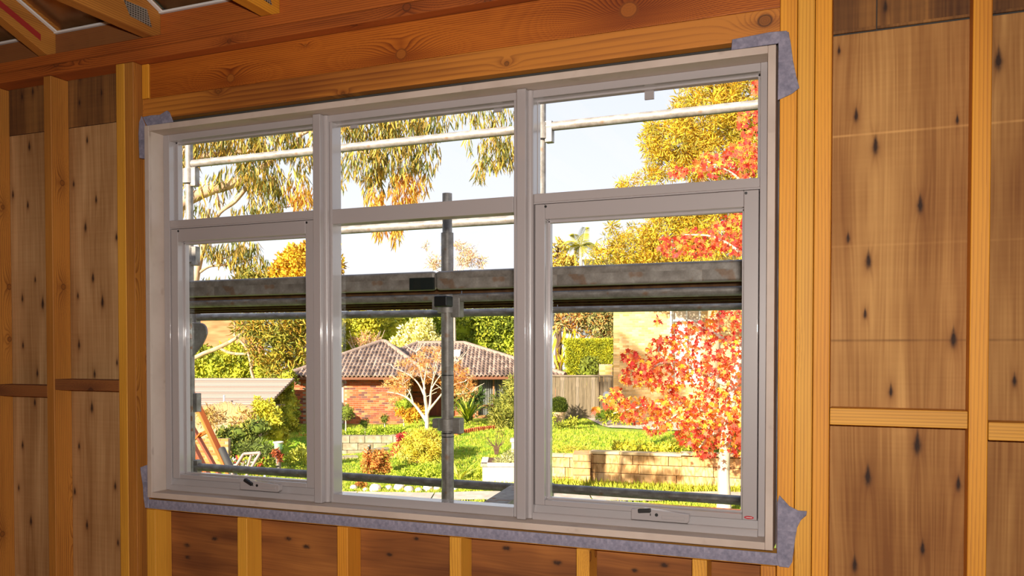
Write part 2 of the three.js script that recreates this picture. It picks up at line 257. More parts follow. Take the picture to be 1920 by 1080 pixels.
for (const [a, b] of [[-2.061, M1 - 0.0246], [M2 + 0.0246, -0.241]]) {      // sloping sill under each sash
  const s = new THREE.Shape([[0, IY0], [0, 1.0655], [-0.002, 1.0675], [-0.009, 1.0675], [-0.010, 1.0655], [-0.012, 1.0665], [-0.019, 1.0855], [-0.05, 1.0865], [-0.05, IY0]].map((q) => new THREE.Vector2(-q[0], q[1])));
  const g = new THREE.ExtrudeGeometry(s, { depth: b - a, bevelEnabled: false }); g.rotateY(Math.PI / 2).translate(a, 0, ZF + 0.006 - 0.0);
  mesh('sill_rail', plain(g), frameMat, win);
}
// opening sashes of the outer lights
const sash = (a, b) => {
  const y0 = 1.087, y1 = 1.883, gx0 = a + 0.0275, gx1 = b - 0.035, gy0 = 1.101, gy1 = 1.843, z = ZF - 0.003;
  const s = mesh('sash', [bx(a, gx0, y0, y1, -0.096, z, 0.002), bx(gx1, b, y0, y1, -0.096, z, 0.002), bx(gx0, gx1, gy1, y1, -0.096, z, 0.002), bx(gx0, gx1, y0, gy0, -0.096, z, 0.002),
    bx(gx0 - 0.001, gx0 + 0.007, gy0, gy1, -0.096, ZG, e), bx(gx1 - 0.007, gx1 + 0.001, gy0, gy1, -0.096, ZG, e), bx(gx0, gx1, gy1 - 0.007, gy1 + 0.001, -0.096, ZG, e), bx(gx0, gx1, gy0 - 0.001, gy0 + 0.004, -0.096, ZG, e)], frameMat, win);
  mesh('screw_hole', [a + 0.03, b - 0.03].map((x) => rod(V(x, 1.876, z - 0.003), V(x, 1.876, z + 0.0006), 0.0035, 0.0035, 12)), black, s);
  mesh('glass_pane', new THREE.PlaneGeometry(gx1 - gx0 - 0.012, gy1 - gy0 - 0.01).translate((gx0 + gx1) / 2, (gy0 + gy1) / 2, -0.088), glassMat, s);
  return s;
};
const sashL = sash(-2.0585, M1 - 0.0265), sashR = sash(M2 + 0.0272, -0.2435);
const pane = (x0, x1, y0, y1) => mesh('glass_pane', new THREE.PlaneGeometry(x1 - x0, y1 - y0).translate((x0 + x1) / 2, (y0 + y1) / 2, -0.088), glassMat, win);
pane(-2.053, M1 - 0.026, 1.911, 2.158); pane(M1 + 0.033, M2 - 0.033, 1.909, 2.158); pane(M2 + 0.026, -0.249, 1.911, 2.158); pane(M1 + 0.033, M2 - 0.033, 1.075, 1.866);
mesh('packer', [[-1.40, 2.15], [-0.94, 2.15], [-0.52, 2.138]].map(([x, y]) => bx(x - 0.012, x + 0.012, y, 2.163, -0.099, -0.092, 0)), frameMat, win);
// chain winders
const winder = (x, ang) => {
  const s = new THREE.Shape(), w = 0.142, h = 0.026; s.moveTo(-w / 2, 0); s.lineTo(w / 2 - 0.008, 0); s.quadraticCurveTo(w / 2, 0, w / 2, 0.008); s.lineTo(w / 2, h * 0.72); s.lineTo(-w / 2 + 0.03, h); s.lineTo(-w / 2, h * 0.85); s.closePath();
  const g = new THREE.ExtrudeGeometry(s, { depth: 0.014, bevelEnabled: true, bevelSize: 0.002, bevelThickness: 0.002, bevelSegments: 2 }).translate(x, 1.074, ZF + 0.004);
  const m = mesh('winder', plain(g), frameMat, win, 'off white chain winder with black grip');
  mesh('grip_recess', [bx(x + 0.005, x + 0.062, 1.079, 1.088, ZF + 0.0205, ZF + 0.0225, 0.001)], frameMat, m);
  const grip = bx(-0.016, 0.016, -0.005, 0.005, -0.006, 0.006, 0.002); grip.rotateZ(ang).translate(x - 0.038, 1.097, ZF + 0.022); mesh('grip', grip, black, m);
  mesh('screw', [rod(V(x - 0.008, 1.088, ZF + 0.018), V(x - 0.008, 1.088, ZF + 0.0212), 0.0042, 0.0042, 14)], black, m);
  mesh('slot', [bx(x - 0.0245, x - 0.0225, 1.085, 1.091, ZF + 0.019, ZF + 0.0206, 0)], black, m);
};
winder(-1.70, -0.45); winder(-0.475, 0.10);
{ // little red oval badge in the corner of the right sash
  const g = new THREE.CylinderGeometry(1, 1, 0.0012, 28).rotateX(Math.PI / 2).scale(0.0115, 0.0038, 1).translate(-0.262, 1.094, ZF - 0.0015);
  const b = mesh('badge', plain(g), std({ color: lin(0.42, 0.02, 0.03), roughness: 0.35 }), win, 'small red oval badge');
  mesh('badge_lettering', [0, 1, 2, 3, 4].map((i) => bx(-0.2685 + i * 0.003, -0.2668 + i * 0.003, 1.0932, 1.0948, ZF - 0.0012, ZF - 0.0006, 0)), white, b);
}

// ------------------------------------------------------------------ grey flashing membrane round the opening
const feltT = tex(256, 256, 0.12, 0.12, (x, y) => { const n = fbm(x * 160, y * 160, 81, 3), m = fbm(x * 24, y * 24, 83, 3); return mix3([0.40, 0.395, 0.47], [0.60, 0.58, 0.65], clamp(n * 0.9 + (m - 0.4) * 1.0, 0, 1)); });
const felt = std({ map: feltT, roughness: 0.85, side: THREE.DoubleSide });
// a sheet over a grid of points: fn(u, v) -> point
function sheetGeo(fn, nu, nv, su = 1, sv = 1) {
  const pos = [], uv = [], idx = [];
  for (let j = 0; j <= nv; j++) for (let i = 0; i <= nu; i++) { const p = fn(i / nu, j / nv); pos.push(p.x, p.y, p.z); uv.push(i / nu * su, j / nv * sv); }
  for (let j = 0; j < nv; j++) for (let i = 0; i < nu; i++) { const a = j * (nu + 1) + i, b = a + nu + 1; idx.push(a, a + 1, b, b, a + 1, b + 1); }
  const g = new THREE.BufferGeometry(); g.setAttribute('position', new THREE.Float32BufferAttribute(pos, 3)); g.setAttribute('uv', new THREE.Float32BufferAttribute(uv, 2)); g.setIndex(idx); g.computeVertexNormals(); return plain(g);
}
function flap(pts, z, th = 0.0025, curl = 0.004) {     // a piece of membrane with the given outline, a little wavy, th thick
  const s = new THREE.Shape(pts.map((p) => new THREE.Vector2(...p))); let g = new THREE.ExtrudeGeometry(s, { depth: th, bevelEnabled: true, bevelSize: 0.0012, bevelThickness: 0.001, bevelSegments: 1, curveSegments: 10 });
  g = plain(g); const p = g.attributes.position, uv = g.attributes.uv;
  for (let i = 0; i < p.count; i++) { uv.setXY(i, p.getX(i), p.getY(i)); p.setZ(i, p.getZ(i) + z + curl * (vn(p.getX(i) * 30, p.getY(i) * 30, 5))); }
  g.computeVertexNormals(); return g;
}
{
  const t = thing('sill_membrane', 'grey felt flashing strip along the bottom edge of the window', 'flashing');
  mesh('strip', [bx(-2.116, -0.172, 0.9965, 1.0255, 0.0005, 0.004, 0.0015, 'x')], felt, t);
  mesh('corner_flap', [flap([[-2.118, 0.998], [-2.105, 1.0], [-2.104, 1.135], [-2.125, 1.128], [-2.134, 1.124], [-2.131, 1.105], [-2.126, 1.07], [-2.124, 1.03]], 0.001)], felt, t);
  mesh('corner_flap', [flap([[-0.185, 0.9965], [-0.165, 0.996], [-0.158, 1.01], [-0.152, 1.065], [-0.148, 1.09], [-0.140, 1.108], [-0.128, 1.120], [-0.127, 1.128], [-0.145, 1.128], [-0.165, 1.137], [-0.186, 1.160], [-0.190, 1.145], [-0.190, 1.01]], 0.001)], felt, t);
}
{
  const t = thing('corner_membrane', 'grey felt flashing flap folded over the top left window corner', 'flashing');
  mesh('flap', [flap([[-2.128, 2.105], [-2.1045, 2.100], [-2.1045, 2.206], [-2.118, 2.232], [-2.126, 2.215], [-2.131, 2.18]], 0.001)], felt, t);
  mesh('top_fold', [flap([[-2.118, 2.232], [-2.100, 2.203], [-1.998, 2.206], [-2.012, 2.236], [-2.022, 2.242], [-2.05, 2.232], [-2.085, 2.234]], -0.006)], felt, t);
}
{
  const t = thing('corner_membrane', 'grey felt flashing flap folded over the top right window corner', 'flashing');
  mesh('flap', [flap([[-0.195, 2.075], [-0.165, 2.087], [-0.150, 2.098], [-0.156, 2.12], [-0.164, 2.16], [-0.169, 2.198], [-0.174, 2.226], [-0.186, 2.226], [-0.194, 2.21]], 0.0015)], felt, t);
  mesh('top_fold', [flap([[-0.300, 2.203], [-0.198, 2.205], [-0.182, 2.214], [-0.178, 2.229], [-0.215, 2.231], [-0.298, 2.225]], 0.0015)], felt, t);
}
// foil of the wall wrap showing in the gap beside the reveal
mesh('wall_wrap_foil', [sheetGeo((u, v) => V(lerp(-0.1998, -0.1935, u), lerp(0.99, 2.232, v), -0.062 - 0.005 * vn(v * 14, u, 4)), 2, 60)], std({ color: lin(0.35, 0.35, 0.40), metalness: 0.6, roughness: 0.6, side: THREE.DoubleSide }), wall);

// ------------------------------------------------------------------ roof framing overhead
const roof = struct('ceiling');
const PIT = 0.404, RIDGE = 3.45;                                     // roof pitch (rise over run) and where the ridge runs
const foilMat = std({ map: tex(256, 256, 0.6, 0.6, (x, y) => mix3([0.62, 0.47, 0.33], [0.78, 0.66, 0.52], fbm(x * 12, y * 12, 91, 3))), metalness: 0.9, roughness: 0.34, side: THREE.DoubleSide });  // brown in the foil colour stands for the timber it reflects
const plate = std({ map: tex(128, 128, 0.02, 0.02, (x, y) => { const u = (x / 0.0067) % 1, v = (y / 0.01) % 1; const h = Math.abs(u - 0.5) < 0.24 && Math.abs(v - 0.5) < 0.3; return h ? [0.2, 0.18, 0.15] : mix3([0.6, 0.6, 0.58], [0.72, 0.7, 0.66], vn(x * 900, y * 900, 7)); }), metalness: 0.55, roughness: 0.5 });
const RAF = []; for (let i = -3; i <= 9; i++) RAF.push(-2.08 + i * 0.458);                       // right-hand face of each rafter
RAF.forEach((x, i) => {
  const m = [pineBrown, G0, pineBrown][i % 3], w = 0.038, y0 = 2.482, yr = (z) => 2.472 + PIT * (z + 0.07);
  const sh = new THREE.Shape([[-0.62, yr(-0.62)], [0.11, yr(0.11)], [RIDGE, yr(RIDGE)], [RIDGE, yr(RIDGE) + 0.09], [-0.62, yr(-0.62) + 0.09]].map((q) => new THREE.Vector2(...q)));
  const prof = (s) => { const g = plain(new THREE.ExtrudeGeometry(s, { depth: w, bevelEnabled: true, bevelSize: 0.001, bevelThickness: 0.001, bevelSegments: 1 })); g.rotateY(-Math.PI / 2); g.translate(x, 0, 0); return boxUV(g, 'z', rnd(), rnd()); };
  if (x < -2.4) { mesh('rafter', prof(new THREE.Shape([[-0.07, 2.483], [-0.005, 2.483], [RIDGE, 2.483 + PIT * RIDGE], [RIDGE, 2.62 + PIT * RIDGE], [-0.07, 2.60]].map((q) => new THREE.Vector2(...q)))), m, roof); return; }
  const t = mesh('truss', prof(new THREE.Shape([[-0.055, 2.483], [3.2, 2.483], [3.2, 2.573], [0.18, 2.573], [0.16, 2.582], [RIDGE, 2.49 + PIT * (RIDGE + 0.07)], [RIDGE, 2.58 + PIT * (RIDGE + 0.07)], [-0.055, 2.575]].map((q) => new THREE.Vector2(...q)))), m, roof);
  const np = new THREE.Shape([[0.0, 2.507], [0.085, 2.512], [0.11, 2.552], [0.02, 2.556]].map((q) => new THREE.Vector2(...q)));
  const g = plain(new THREE.ExtrudeGeometry(np, { depth: 0.0015, bevelEnabled: false })); g.rotateY(-Math.PI / 2); g.translate(x + 0.003, 0, 0); boxUV(g, 'z'); mesh('nail_plate', g, plate, t, 'toothed steel nail plate');
});
{ // a streak of red paint along the nearest rafter at the left
  const x = RAF[2] + 0.0015, g = sheetGeo((u, v) => { const z = lerp(0.02, 1.1, u); return V(x, 2.503 + PIT * z + (v - 0.5) * 0.022 + 0.02, z); }, 12, 1); mesh('paint_mark', g, std({ color: lin(0.34, 0.02, 0.015), roughness: 0.7, side: THREE.DoubleSide }), roof, 'red paint mark');
}
for (let i = 0; i + 1 < RAF.length; i++) {                            // between rafters: blocking, white edge strip, crumpled foil
  const a = RAF[i] + 0.002, b = RAF[i + 1] - 0.04;
  mesh('blocking', bx(a, b, 2.482, 2.560, -0.07, -0.035, 0.002, 'x', rnd(), rnd()), i < 3 ? pineDark : pineRed, roof);
  mesh('edge_strip', [bx(a, b, 2.561, 2.568, -0.074, -0.028, 0.001, 'x'), bx(a, b, 2.569, 2.5745, -0.077, -0.045, 0.001, 'x'), beam(V(a + 0.008, 2.566, -0.03), V(a + 0.008, 2.566 + PIT * 1.2, 1.17), 0.016, 0.006)], white, roof);
  mesh('roof_foil', sheetGeo((u, v) => { const z = lerp(-0.06, RIDGE, v), sag = Math.sin(u * Math.PI) * 0.03; return V(lerp(a, b, u), 2.578 + PIT * (z + 0.07) - sag * Math.min(1, v * 16) + 0.035 * (fbm(u * 3 + i * 7, z * 6, 93, 3) - 0.45) * Math.min(1, v * 18), z); }, 14, 70, 0.4, 3.6), foilMat, roof);
}
const roofMat = std({ color: lin(0.16, 0.12, 0.10), roughness: 0.8 });
{ // roof sheets over all that, down to the eaves on both sides; out of view, sized to shade the scaffold
  const yr = (z) => 2.66 + PIT * (z + 0.07), g = [];
  for (const [z0, z1] of [[-0.62, RIDGE], [2 * RIDGE + 0.6, RIDGE]]) {
    const y0 = yr(Math.min(z0, 2 * RIDGE - z0)), y1 = yr(RIDGE), d = new THREE.Shape([[z0, y0], [z1, y1], [z1, y1 + 0.04], [z0, y0 + 0.04]].map((q) => new THREE.Vector2(...q)));
    const q = plain(new THREE.ExtrudeGeometry(d, { depth: 13, bevelEnabled: false })); q.rotateY(-Math.PI / 2); q.translate(5, 0, 0); g.push(q);
  }
  mesh('unseen_roof_sheet', g, roofMat, roof); mesh('unseen_ridge_cap', [rod(V(-8, yr(RIDGE) + 0.03, RIDGE), V(5, yr(RIDGE) + 0.03, RIDGE), 0.09, 0.09, 12)], roofMat, roof);
}
// ------------------------------------------------------------------ the rest of the room, behind and beside the camera
const floor = struct('floor');
for (let i = 0; i < 8; i++) mesh('floor_sheet', bx(-4.3 + i * 0.8625, -4.3 + (i + 1) * 0.8625 - 0.002, -0.022, -0.001, -0.08, 6.9, 0.001, 'z', rnd(), rnd()), G1, floor);
mesh('subfloor', bx(-7.5, 4.5, -2.2, -0.05, -0.08, 6.9, 0), darkCladMat, floor);
const side = (name, x0, x1, z0, z1, alongX) => {
  const w = struct(name); mesh('plywood_sheet', fit(bx(x0, x1, 0, alongX ? 2.48 : 2.5, z0, z1, 0), 0, 0), plyL, w);
  mesh('gable', alongX ? bx(x0, x1, 2.48, 2.6, z0, z1, 0) : (() => { const s = new THREE.Shape([[-0.08, 2.5], [6.9, 2.5], [RIDGE, 4.08]].map((q) => new THREE.Vector2(...q))), g = plain(new THREE.ExtrudeGeometry(s, { depth: x1 - x0, bevelEnabled: false })); g.rotateY(-Math.PI / 2); return boxUV(g.translate(x1, 0, 0), 'y'); })(), plyL, w);
  const n = alongX ? 12 : 12; for (let i = 0; i < n; i++) { const t = i / (n - 1); mesh('stud', alongX ? bx(lerp(x0 + 0.1, x1 - 0.15, t), lerp(x0 + 0.1, x1 - 0.15, t) + 0.035, 0, 2.48, z0 - 0.07, z0, 0.002) : bx(x0 < -1 ? x1 : x0 - 0.07, x0 < -1 ? x1 + 0.07 : x0, 0, 2.48, lerp(z0 + 0.1, z1 - 0.15, t), lerp(z0 + 0.1, z1 - 0.15, t) + 0.035, 0.002), G0, w); }
};
side('wall_left', -4.34, -4.3, -0.07, 6.9, false); side('wall_right', 2.6, 2.64, -0.07, 6.9, false); side('wall_back', -4.34, 2.64, 6.9, 6.94, true);
{ // the unseen flash right behind the lens; the stand under it is added
  const t = thing('added_flash_stand', 'black photographic flash on an added tripod stand behind the viewpoint', 'added light stand', V(0.04, 0, 2.24));
  mesh('pole', [rod(V(0, 0.25, 0), V(0, 1.56, 0), 0.011)], black, t);
  for (let i = 0; i < 3; i++) { const a = i * 2.094 + 0.5; mesh('leg', [rod(V(0, 0.5, 0), V(Math.cos(a) * 0.38, 0.008, Math.sin(a) * 0.38), 0.009)], black, t); }
  const h = new THREE.Group(); h.name = 'flash_head'; h.position.set(0, 1.60, -0.06); h.rotation.y = 0.44; t.add(h);
  mesh('body', [bx(-0.045, 0.045, -0.035, 0.035, -0.035, 0.06, 0.006)], black, h);
  mesh('flash_tube', [bx(-0.036, 0.036, -0.024, 0.024, -0.0375, -0.0355, 0)], std({ color: lin(0.9, 0.9, 0.9), emissive: lin(1, 0.95, 0.88), emissiveIntensity: 3, roughness: 0.4 }), h);
}
// ------------------------------------------------------------------ scaffold outside the window
const galvT = (s, rust) => tex(256, 256, 0.5, 0.5, (x, y) => { const n = fbm(x * 26, y * 26, s, 4), f = vn(x * 260, y * 260, s + 2), r = sst(0.64, 0.72, fbm(x * 15, y * 15, s + 5, 4)) * rust; return mix3(mix3([0.47, 0.44, 0.41], [0.70, 0.67, 0.64], clamp(n * 1.3 - 0.1 + (f - 0.5) * 0.25, 0, 1)), [0.52, 0.27, 0.10], r); });
const galv = std({ map: galvT(101, 0.4), metalness: 0.25, roughness: 0.48 }), galvRust = std({ map: galvT(111, 0.75), metalness: 0.2, roughness: 0.6 });
const rustPlank = std({ map: tex(256, 256, 0.5, 0.5, (x, y) => mix3([0.26, 0.15, 0.07], [0.50, 0.34, 0.18], clamp(fbm(x * 5, y * 40, 121, 4) * 1.3 - 0.1, 0, 1))), roughness: 0.8 });
const SX = -1.605, SXL = -3.996, SXR = 0.79, ZI = -1.11, ZO = -2.23, GY = -2.25, TR = 0.0242;
const cup = (x, y, z, k = 1) => [rod(V(x, y - 0.03 * k, z), V(x, y + 0.03 * k, z), 0.042), bx(x + 0.026, x + 0.066, y - 0.045 * k, y + 0.035 * k, z - 0.022, z + 0.022, 0.004), bx(x - 0.062, x - 0.026, y - 0.02 * k, y + 0.03 * k, z - 0.02, z + 0.02, 0.004)];
{
  const t = thing('scaffold_standard', 'grey galvanised scaffold upright nearest the glass of the middle light', 'scaffold tube', V(0, 0, 0));
  mesh('tube', [rod(V(SX, GY, ZI), V(SX, 1.98, ZI), 0.0262), rod(V(SX, 1.5, ZI), V(SX, 2.142, ZI), 0.0205)], galv, t);
  mesh('coupler', cup(SX, 1.69, ZI, 1.3), galv, t); mesh('coupler', cup(SX, 1.19, ZI, 0.8), galv, t);
  each('black_band', [1.138, 1.153, 1.392].map((y) => rod(V(SX, y, ZI), V(SX, y + 0.004, ZI), 0.0268)), black, t);
  mesh('clip', [bx(-1.612, -1.553, 1.672, 1.716, ZI + 0.05, ZI + 0.11, 0.006)], black, t);
  mesh('wrap', [rod(V(SX, 1.43, ZI), V(SX, 1.55, ZI), 0.0266)], galv, t, 'paler worn band');
}
{
  const t = thing('scaffold_standard', 'sunlit pale scaffold upright behind the second mullion', 'scaffold tube');
  mesh('tube', [rod(V(-1.609, GY, ZO), V(-1.609, 3.6, ZO), TR)], galv, t);
  for (const y of [2.655, 1.69, 0.74]) mesh('coupler', cup(-1.609, y, ZO, 1.4), galv, t);
}
{
  const t = thing('scaffold_standard', 'pale scaffold upright at the far left of the glass', 'scaffold tube');
  mesh('tube', [rod(V(SXL, GY, ZO), V(SXL, 3.6, ZO), TR)], galv, t);
  for (const y of [2.60, 2.10, 1.69, 1.17, 0.745]) mesh('coupler', cup(SXL, y, ZO, 1.5), galv, t);
  const s = new THREE.Shape(); s.moveTo(0.02, 0.05); s.lineTo(0.07, 0.045); s.quadraticCurveTo(0.15, 0.05, 0.145, -0.02); s.quadraticCurveTo(0.12, -0.09, 0.02, -0.17); s.closePath();
  mesh('bracket', plain(new THREE.ExtrudeGeometry(s, { depth: 0.012, bevelEnabled: true, bevelSize: 0.004, bevelThickness: 0.003, bevelSegments: 1 }).translate(SXL + 0.01, 1.62, ZO + 0.02)), galv, t, 'dark leaf shaped bracket');
}
{
  const t = thing('ladder_stile', 'thin rusty tube standing beside the far left scaffold upright', 'tube');
  mesh('tube', [rod(V(-3.82, GY, ZO + 0.2), V(-3.82, 1.69, ZO + 0.2), 0.017)], galvRust, t);
}
const tubeX = (name, x0, x1, y, z, m, label, r = TR) => solo(name, [rod(V(x0, y, z), V(x1, y, z), r, r, 18)], m, label, 'scaffold tube');
tubeX('guard_rail', SXL + 0.03, -1.64, 2.677, ZO, galv, 'upper sunlit guard rail crossing the left and middle lights');
tubeX('guard_rail', -1.575, SXR, 2.677, ZO, galv, 'upper sunlit guard rail crossing the top right light');
tubeX('guard_rail', SXL + 0.03, -1.64, 2.20, ZO, galv, 'lower guard rail just under the transom left of the second mullion');
tubeX('guard_rail', -1.575, SXR, 2.205, ZO, galv, 'lower guard rail just under the transom right of the second mullion');
tubeX('ledger_tube', SXL + 0.03, -1.64, 0.752, ZO, galv, 'dark scaffold tube low across the left and middle lights');
tubeX('ledger_tube', -1.575, SXR, 0.762, ZO, galv, 'dark scaffold tube low across the right light');
tubeX('ledger_tube', -4.0, SX - 0.03, 1.719, ZI, galv, 'scaffold tube under the front edge of the left planks', 0.0225);
tubeX('ledger_tube', SX + 0.03, SXR, 1.717, ZI, galv, 'scaffold tube under the front edge of the right planks', 0.0225);
tubeX('ledger_tube', SXL + 0.03, -1.64, 1.703, ZO, galv, 'scaffold tube under the rear edge of the left planks', 0.022);
tubeX('ledger_tube', -1.575, SXR, 1.714, ZO, galv, 'scaffold tube under the rear edge of the right planks', 0.022);
solo('transom_beam', [beam(V(-1.70, 0.755, ZO + 0.04), V(-1.54, 0.755, ZI + 0.03), 0.12, 0.045)], galvRust, 'rusty steel beam running out from below the middle light', 'scaffold beam');
// steel planks: a folded edge, a deck, brown underneath
const galvP = std({ map: galvT(151, 0.3), metalness: 0.25, roughness: 0.5 });
const capB = std({ color: lin(0.006, 0.012, 0.010), roughness: 0.5 });
const plank = (x0, x1, z, front, label) => {
  const t = thing('scaffold_plank', label, 'plank', V(0, 0, 0), 0, front ? undefined : 'scaffold planks behind the front ones'), w = 0.23;
  mesh('deck', [bx(x0, x1, 1.772, 1.785, z - w + 0.005, z - 0.005, 0.003, 'x')], front ? galv : rustPlank, t);
  mesh('edge', [bx(x0, x1, 1.7195, 1.789, z - 0.03, z, 0.011, 'x')], front ? galvP : rustPlank, t);
  mesh('edge', [bx(x0, x1, 1.720, 1.786, z - w, z - w + 0.004, 0.003, 'x')], rustPlank, t);
  each('rib', [x0 + 0.02, (x0 + x1) / 2, x1 - 0.03].map((x) => bx(x, x + 0.02, 1.74, 1.772, z - w + 0.004, z - 0.004, 0)), rustPlank, t);
  return t;
};
for (let k = 0; k < 5; k++) {
  const z = k ? -1.155 - (k - 1) * 0.243 : -0.75, a = plank(-4.05, -1.478, z, k === 0, k ? ORD[k] + ' plank back from the front, left of the black end cap' : 'grey steel front scaffold plank left of the black end cap');
  const b = plank(-1.474, 0.85, z, k === 0, k ? ORD[k] + ' plank back from the front, right of the black end cap' : 'grey steel front scaffold plank right of the black end cap');
  if (!k) { mesh('end_cap', [bx(-1.582, -1.48, 1.7205, 1.766, z - 0.008, z + 0.0025, 0.001)], capB, a, 'black end cap'); }
}

// ------------------------------------------------------------------ ground outside
const hx = (px, D) => (px - 960) / F * D * 1.0, hy = (py, D) => { const r = rayOf(960, py); return r[1] / r[2] * D; };
const wallD = (X) => lerp(24.3, 22.7, clamp((X - 0.97) / 5.27, -0.6, 2));              // face of the sandstone retaining wall
function gh(X, D) {                                                                      // height of the ground, from the eye
  const n = (fbm(X * 0.5, D * 0.5, 201, 3) - 0.47) * 0.10; let h = -3.75 + 0.12 * sst(24, 30, D);
  const bank = sst(-5.0, -2.6, X + (D - 25) * 0.12) * sst(25.0, 32.5, D) * 0.75; h += bank;
  if (D > 30.15 && X < -4.0) h = Math.max(h, -3.12);
  if (D > 33) h = Math.max(h, lerp(h, -3.05, sst(33, 35, D)));
  if (X > 0.85 && D > wallD(X) + 0.42) h = -3.0 + 0.22 * sst(24, 30, D);
  if (D > 47) h = lerp(h, -2.2, sst(47, 60, D));
  return h + n * sst(3, 8, D);
}
const grassT = tex(512, 512, 4, 4, (x, y) => { const n = fbm(x * 2.2, y * 2.2, 211, 4), f = fbm(x * 26, y * 26, 213, 3), d = sst(0.60, 0.70, fbm(x * 9, y * 9, 215, 4)); return mix3(mix3([0.38, 0.52, 0.06], [0.66, 0.72, 0.13], clamp(n * 1.6 - 0.35 + (f - 0.45) * 0.9, 0, 1)), [0.62, 0.50, 0.20], d * 0.45); });
const lawnMat = std({ map: grassT, roughness: 0.95 });
{
  const nx = 300, nd = 260, X0 = -34, X1 = 26, D0 = 2.6, D1 = 95, pos = [], uv = [], idx = [];
  for (let j = 0; j <= nd; j++) for (let i = 0; i <= nx; i++) { const t = j / nd, D = D0 + (D1 - D0) * Math.pow(t, 1.5), X = lerp(X0, X1, i / nx) * (D > 45 ? 1 + (D - 45) * 0.02 : 1), p = O(X, gh(X, D), D); pos.push(p.x, p.y, p.z); uv.push(X, D); }
  for (let j = 0; j < nd; j++) for (let i = 0; i < nx; i++) { const a = j * (nx + 1) + i, b = a + nx + 1; idx.push(a, a + 1, b, b, a + 1, b + 1); }
  const g = new THREE.BufferGeometry(); g.setAttribute('position', new THREE.Float32BufferAttribute(pos, 3)); g.setAttribute('uv', new THREE.Float32BufferAttribute(uv, 2)); g.setIndex(idx); g.computeVertexNormals();
  const m = mesh('lawn', g, lawnMat, scene); m.userData.kind = 'structure';
}
const G = (X, D, up = 0) => O(X, gh(X, D) + up, D);
const gpx = (px, D, up = 0) => G(hx(px, D), D, up);
const local = (o) => { o.rotation.y = YAW; return o; };
// a strip lying on the ground between two lines given as [X, D] points
function strip(a, b, n, lift, m, su = 1) { return sheetGeo((u, v) => { const f = (l) => { const q = u * (l.length - 1), k = Math.min(l.length - 2, Math.floor(q)); return [lerp(l[k][0], l[k + 1][0], q - k), lerp(l[k][1], l[k + 1][1], q - k)]; }, A = f(a), B = f(b); return G(lerp(A[0], B[0], v), lerp(A[1], B[1], v), lift); }, n, 4, su, 1.2); }
const concrete = std({ map: tex(256, 256, 2, 2, (x, y) => mix3([0.72, 0.64, 0.57], [0.86, 0.79, 0.72], clamp(fbm(x * 5, y * 5, 221, 4) * 1.4 - 0.2 + (vn(x * 60, y * 60, 223) - 0.5) * 0.2, 0, 1))), roughness: 0.9, side: THREE.DoubleSide });
{
  const p = struct('footpath'); for (let i = 0; i < 18; i++) { const a = -18 + i * 2.0; mesh('slab', strip([[a, 21.2], [a + 1.97, 21.2]], [[a, 22.45], [a + 1.97, 22.45]], 8, 0.05, concrete, 2), concrete, p); }
  const q = struct('garden_path'); mesh('paving', strip([[3.4, 30.4], [5, 29.6], [8, 28.6], [13, 27.5]], [[3.0, 35.0], [6, 32.5], [9, 31.2], [13, 30.2]], 20, 0.03, concrete, 8), concrete, q);
}
// sandstone blocks
const stoneMats = [[0xdcb888, 0xbc9058, 1], [0xe4c49a, 0xc8a068, 2], [0xd4ac78, 0xb08450, 3]].map(([l, d, s]) => std({ map: tex(256, 128, 1.2, 0.6, (x, y) => { const v = Math.pow(1 - Math.abs(2 * fbm(x * 2.2, y * 6.5, 230 + s, 4) - 0.94), 9); return mix3(mix3(hex(d), hex(l), clamp(fbm(x * 4, y * 9, 236 + s, 4) * 1.5 - 0.2, 0, 1)), hex(0x7a5020), clamp(v * 0.55, 0, 0.55)); }), roughness: 0.9 }));
const coping = std({ map: tex(128, 128, 1, 1, (x, y) => mix3([0.78, 0.66, 0.48], [0.90, 0.80, 0.62], fbm(x * 8, y * 8, 241, 3))), roughness: 0.9 });
function stoneRun(parent, a, b, h0, h1, courses, len, mats = stoneMats, th = 0.5) {     // a wall of blocks from [X, D] a to b between heights h0 and h1
  const L = Math.hypot(b[0] - a[0], b[1] - a[1]), ang = Math.atan2(b[1] - a[1], b[0] - a[0]), ch = (h1 - h0) / courses;
  for (let c = 0; c < courses; c++) { let s = -(c % 2) * len * 0.4; while (s < L) { const w = len * rr(0.6, 1.35), s0 = Math.max(0, s), s1 = Math.min(L, s + w - 0.012); s += w; if (s1 - s0 < 0.06) continue; const m = (s0 + s1) / 2, d = rr(-0.02, 0.025);
    const g = bx(-(s1 - s0) / 2, (s1 - s0) / 2, 0, ch - 0.012, -th, d, 0.012, 'x', rnd(), rnd()); const o = mesh('stone_block', g, mats[Math.floor(rnd() * mats.length)], parent);
    o.position.copy(O(lerp(a[0], b[0], m / L), h0 + c * ch, lerp(a[1], b[1], m / L))); o.rotation.y = YAW + ang; } }
}
srand(301);
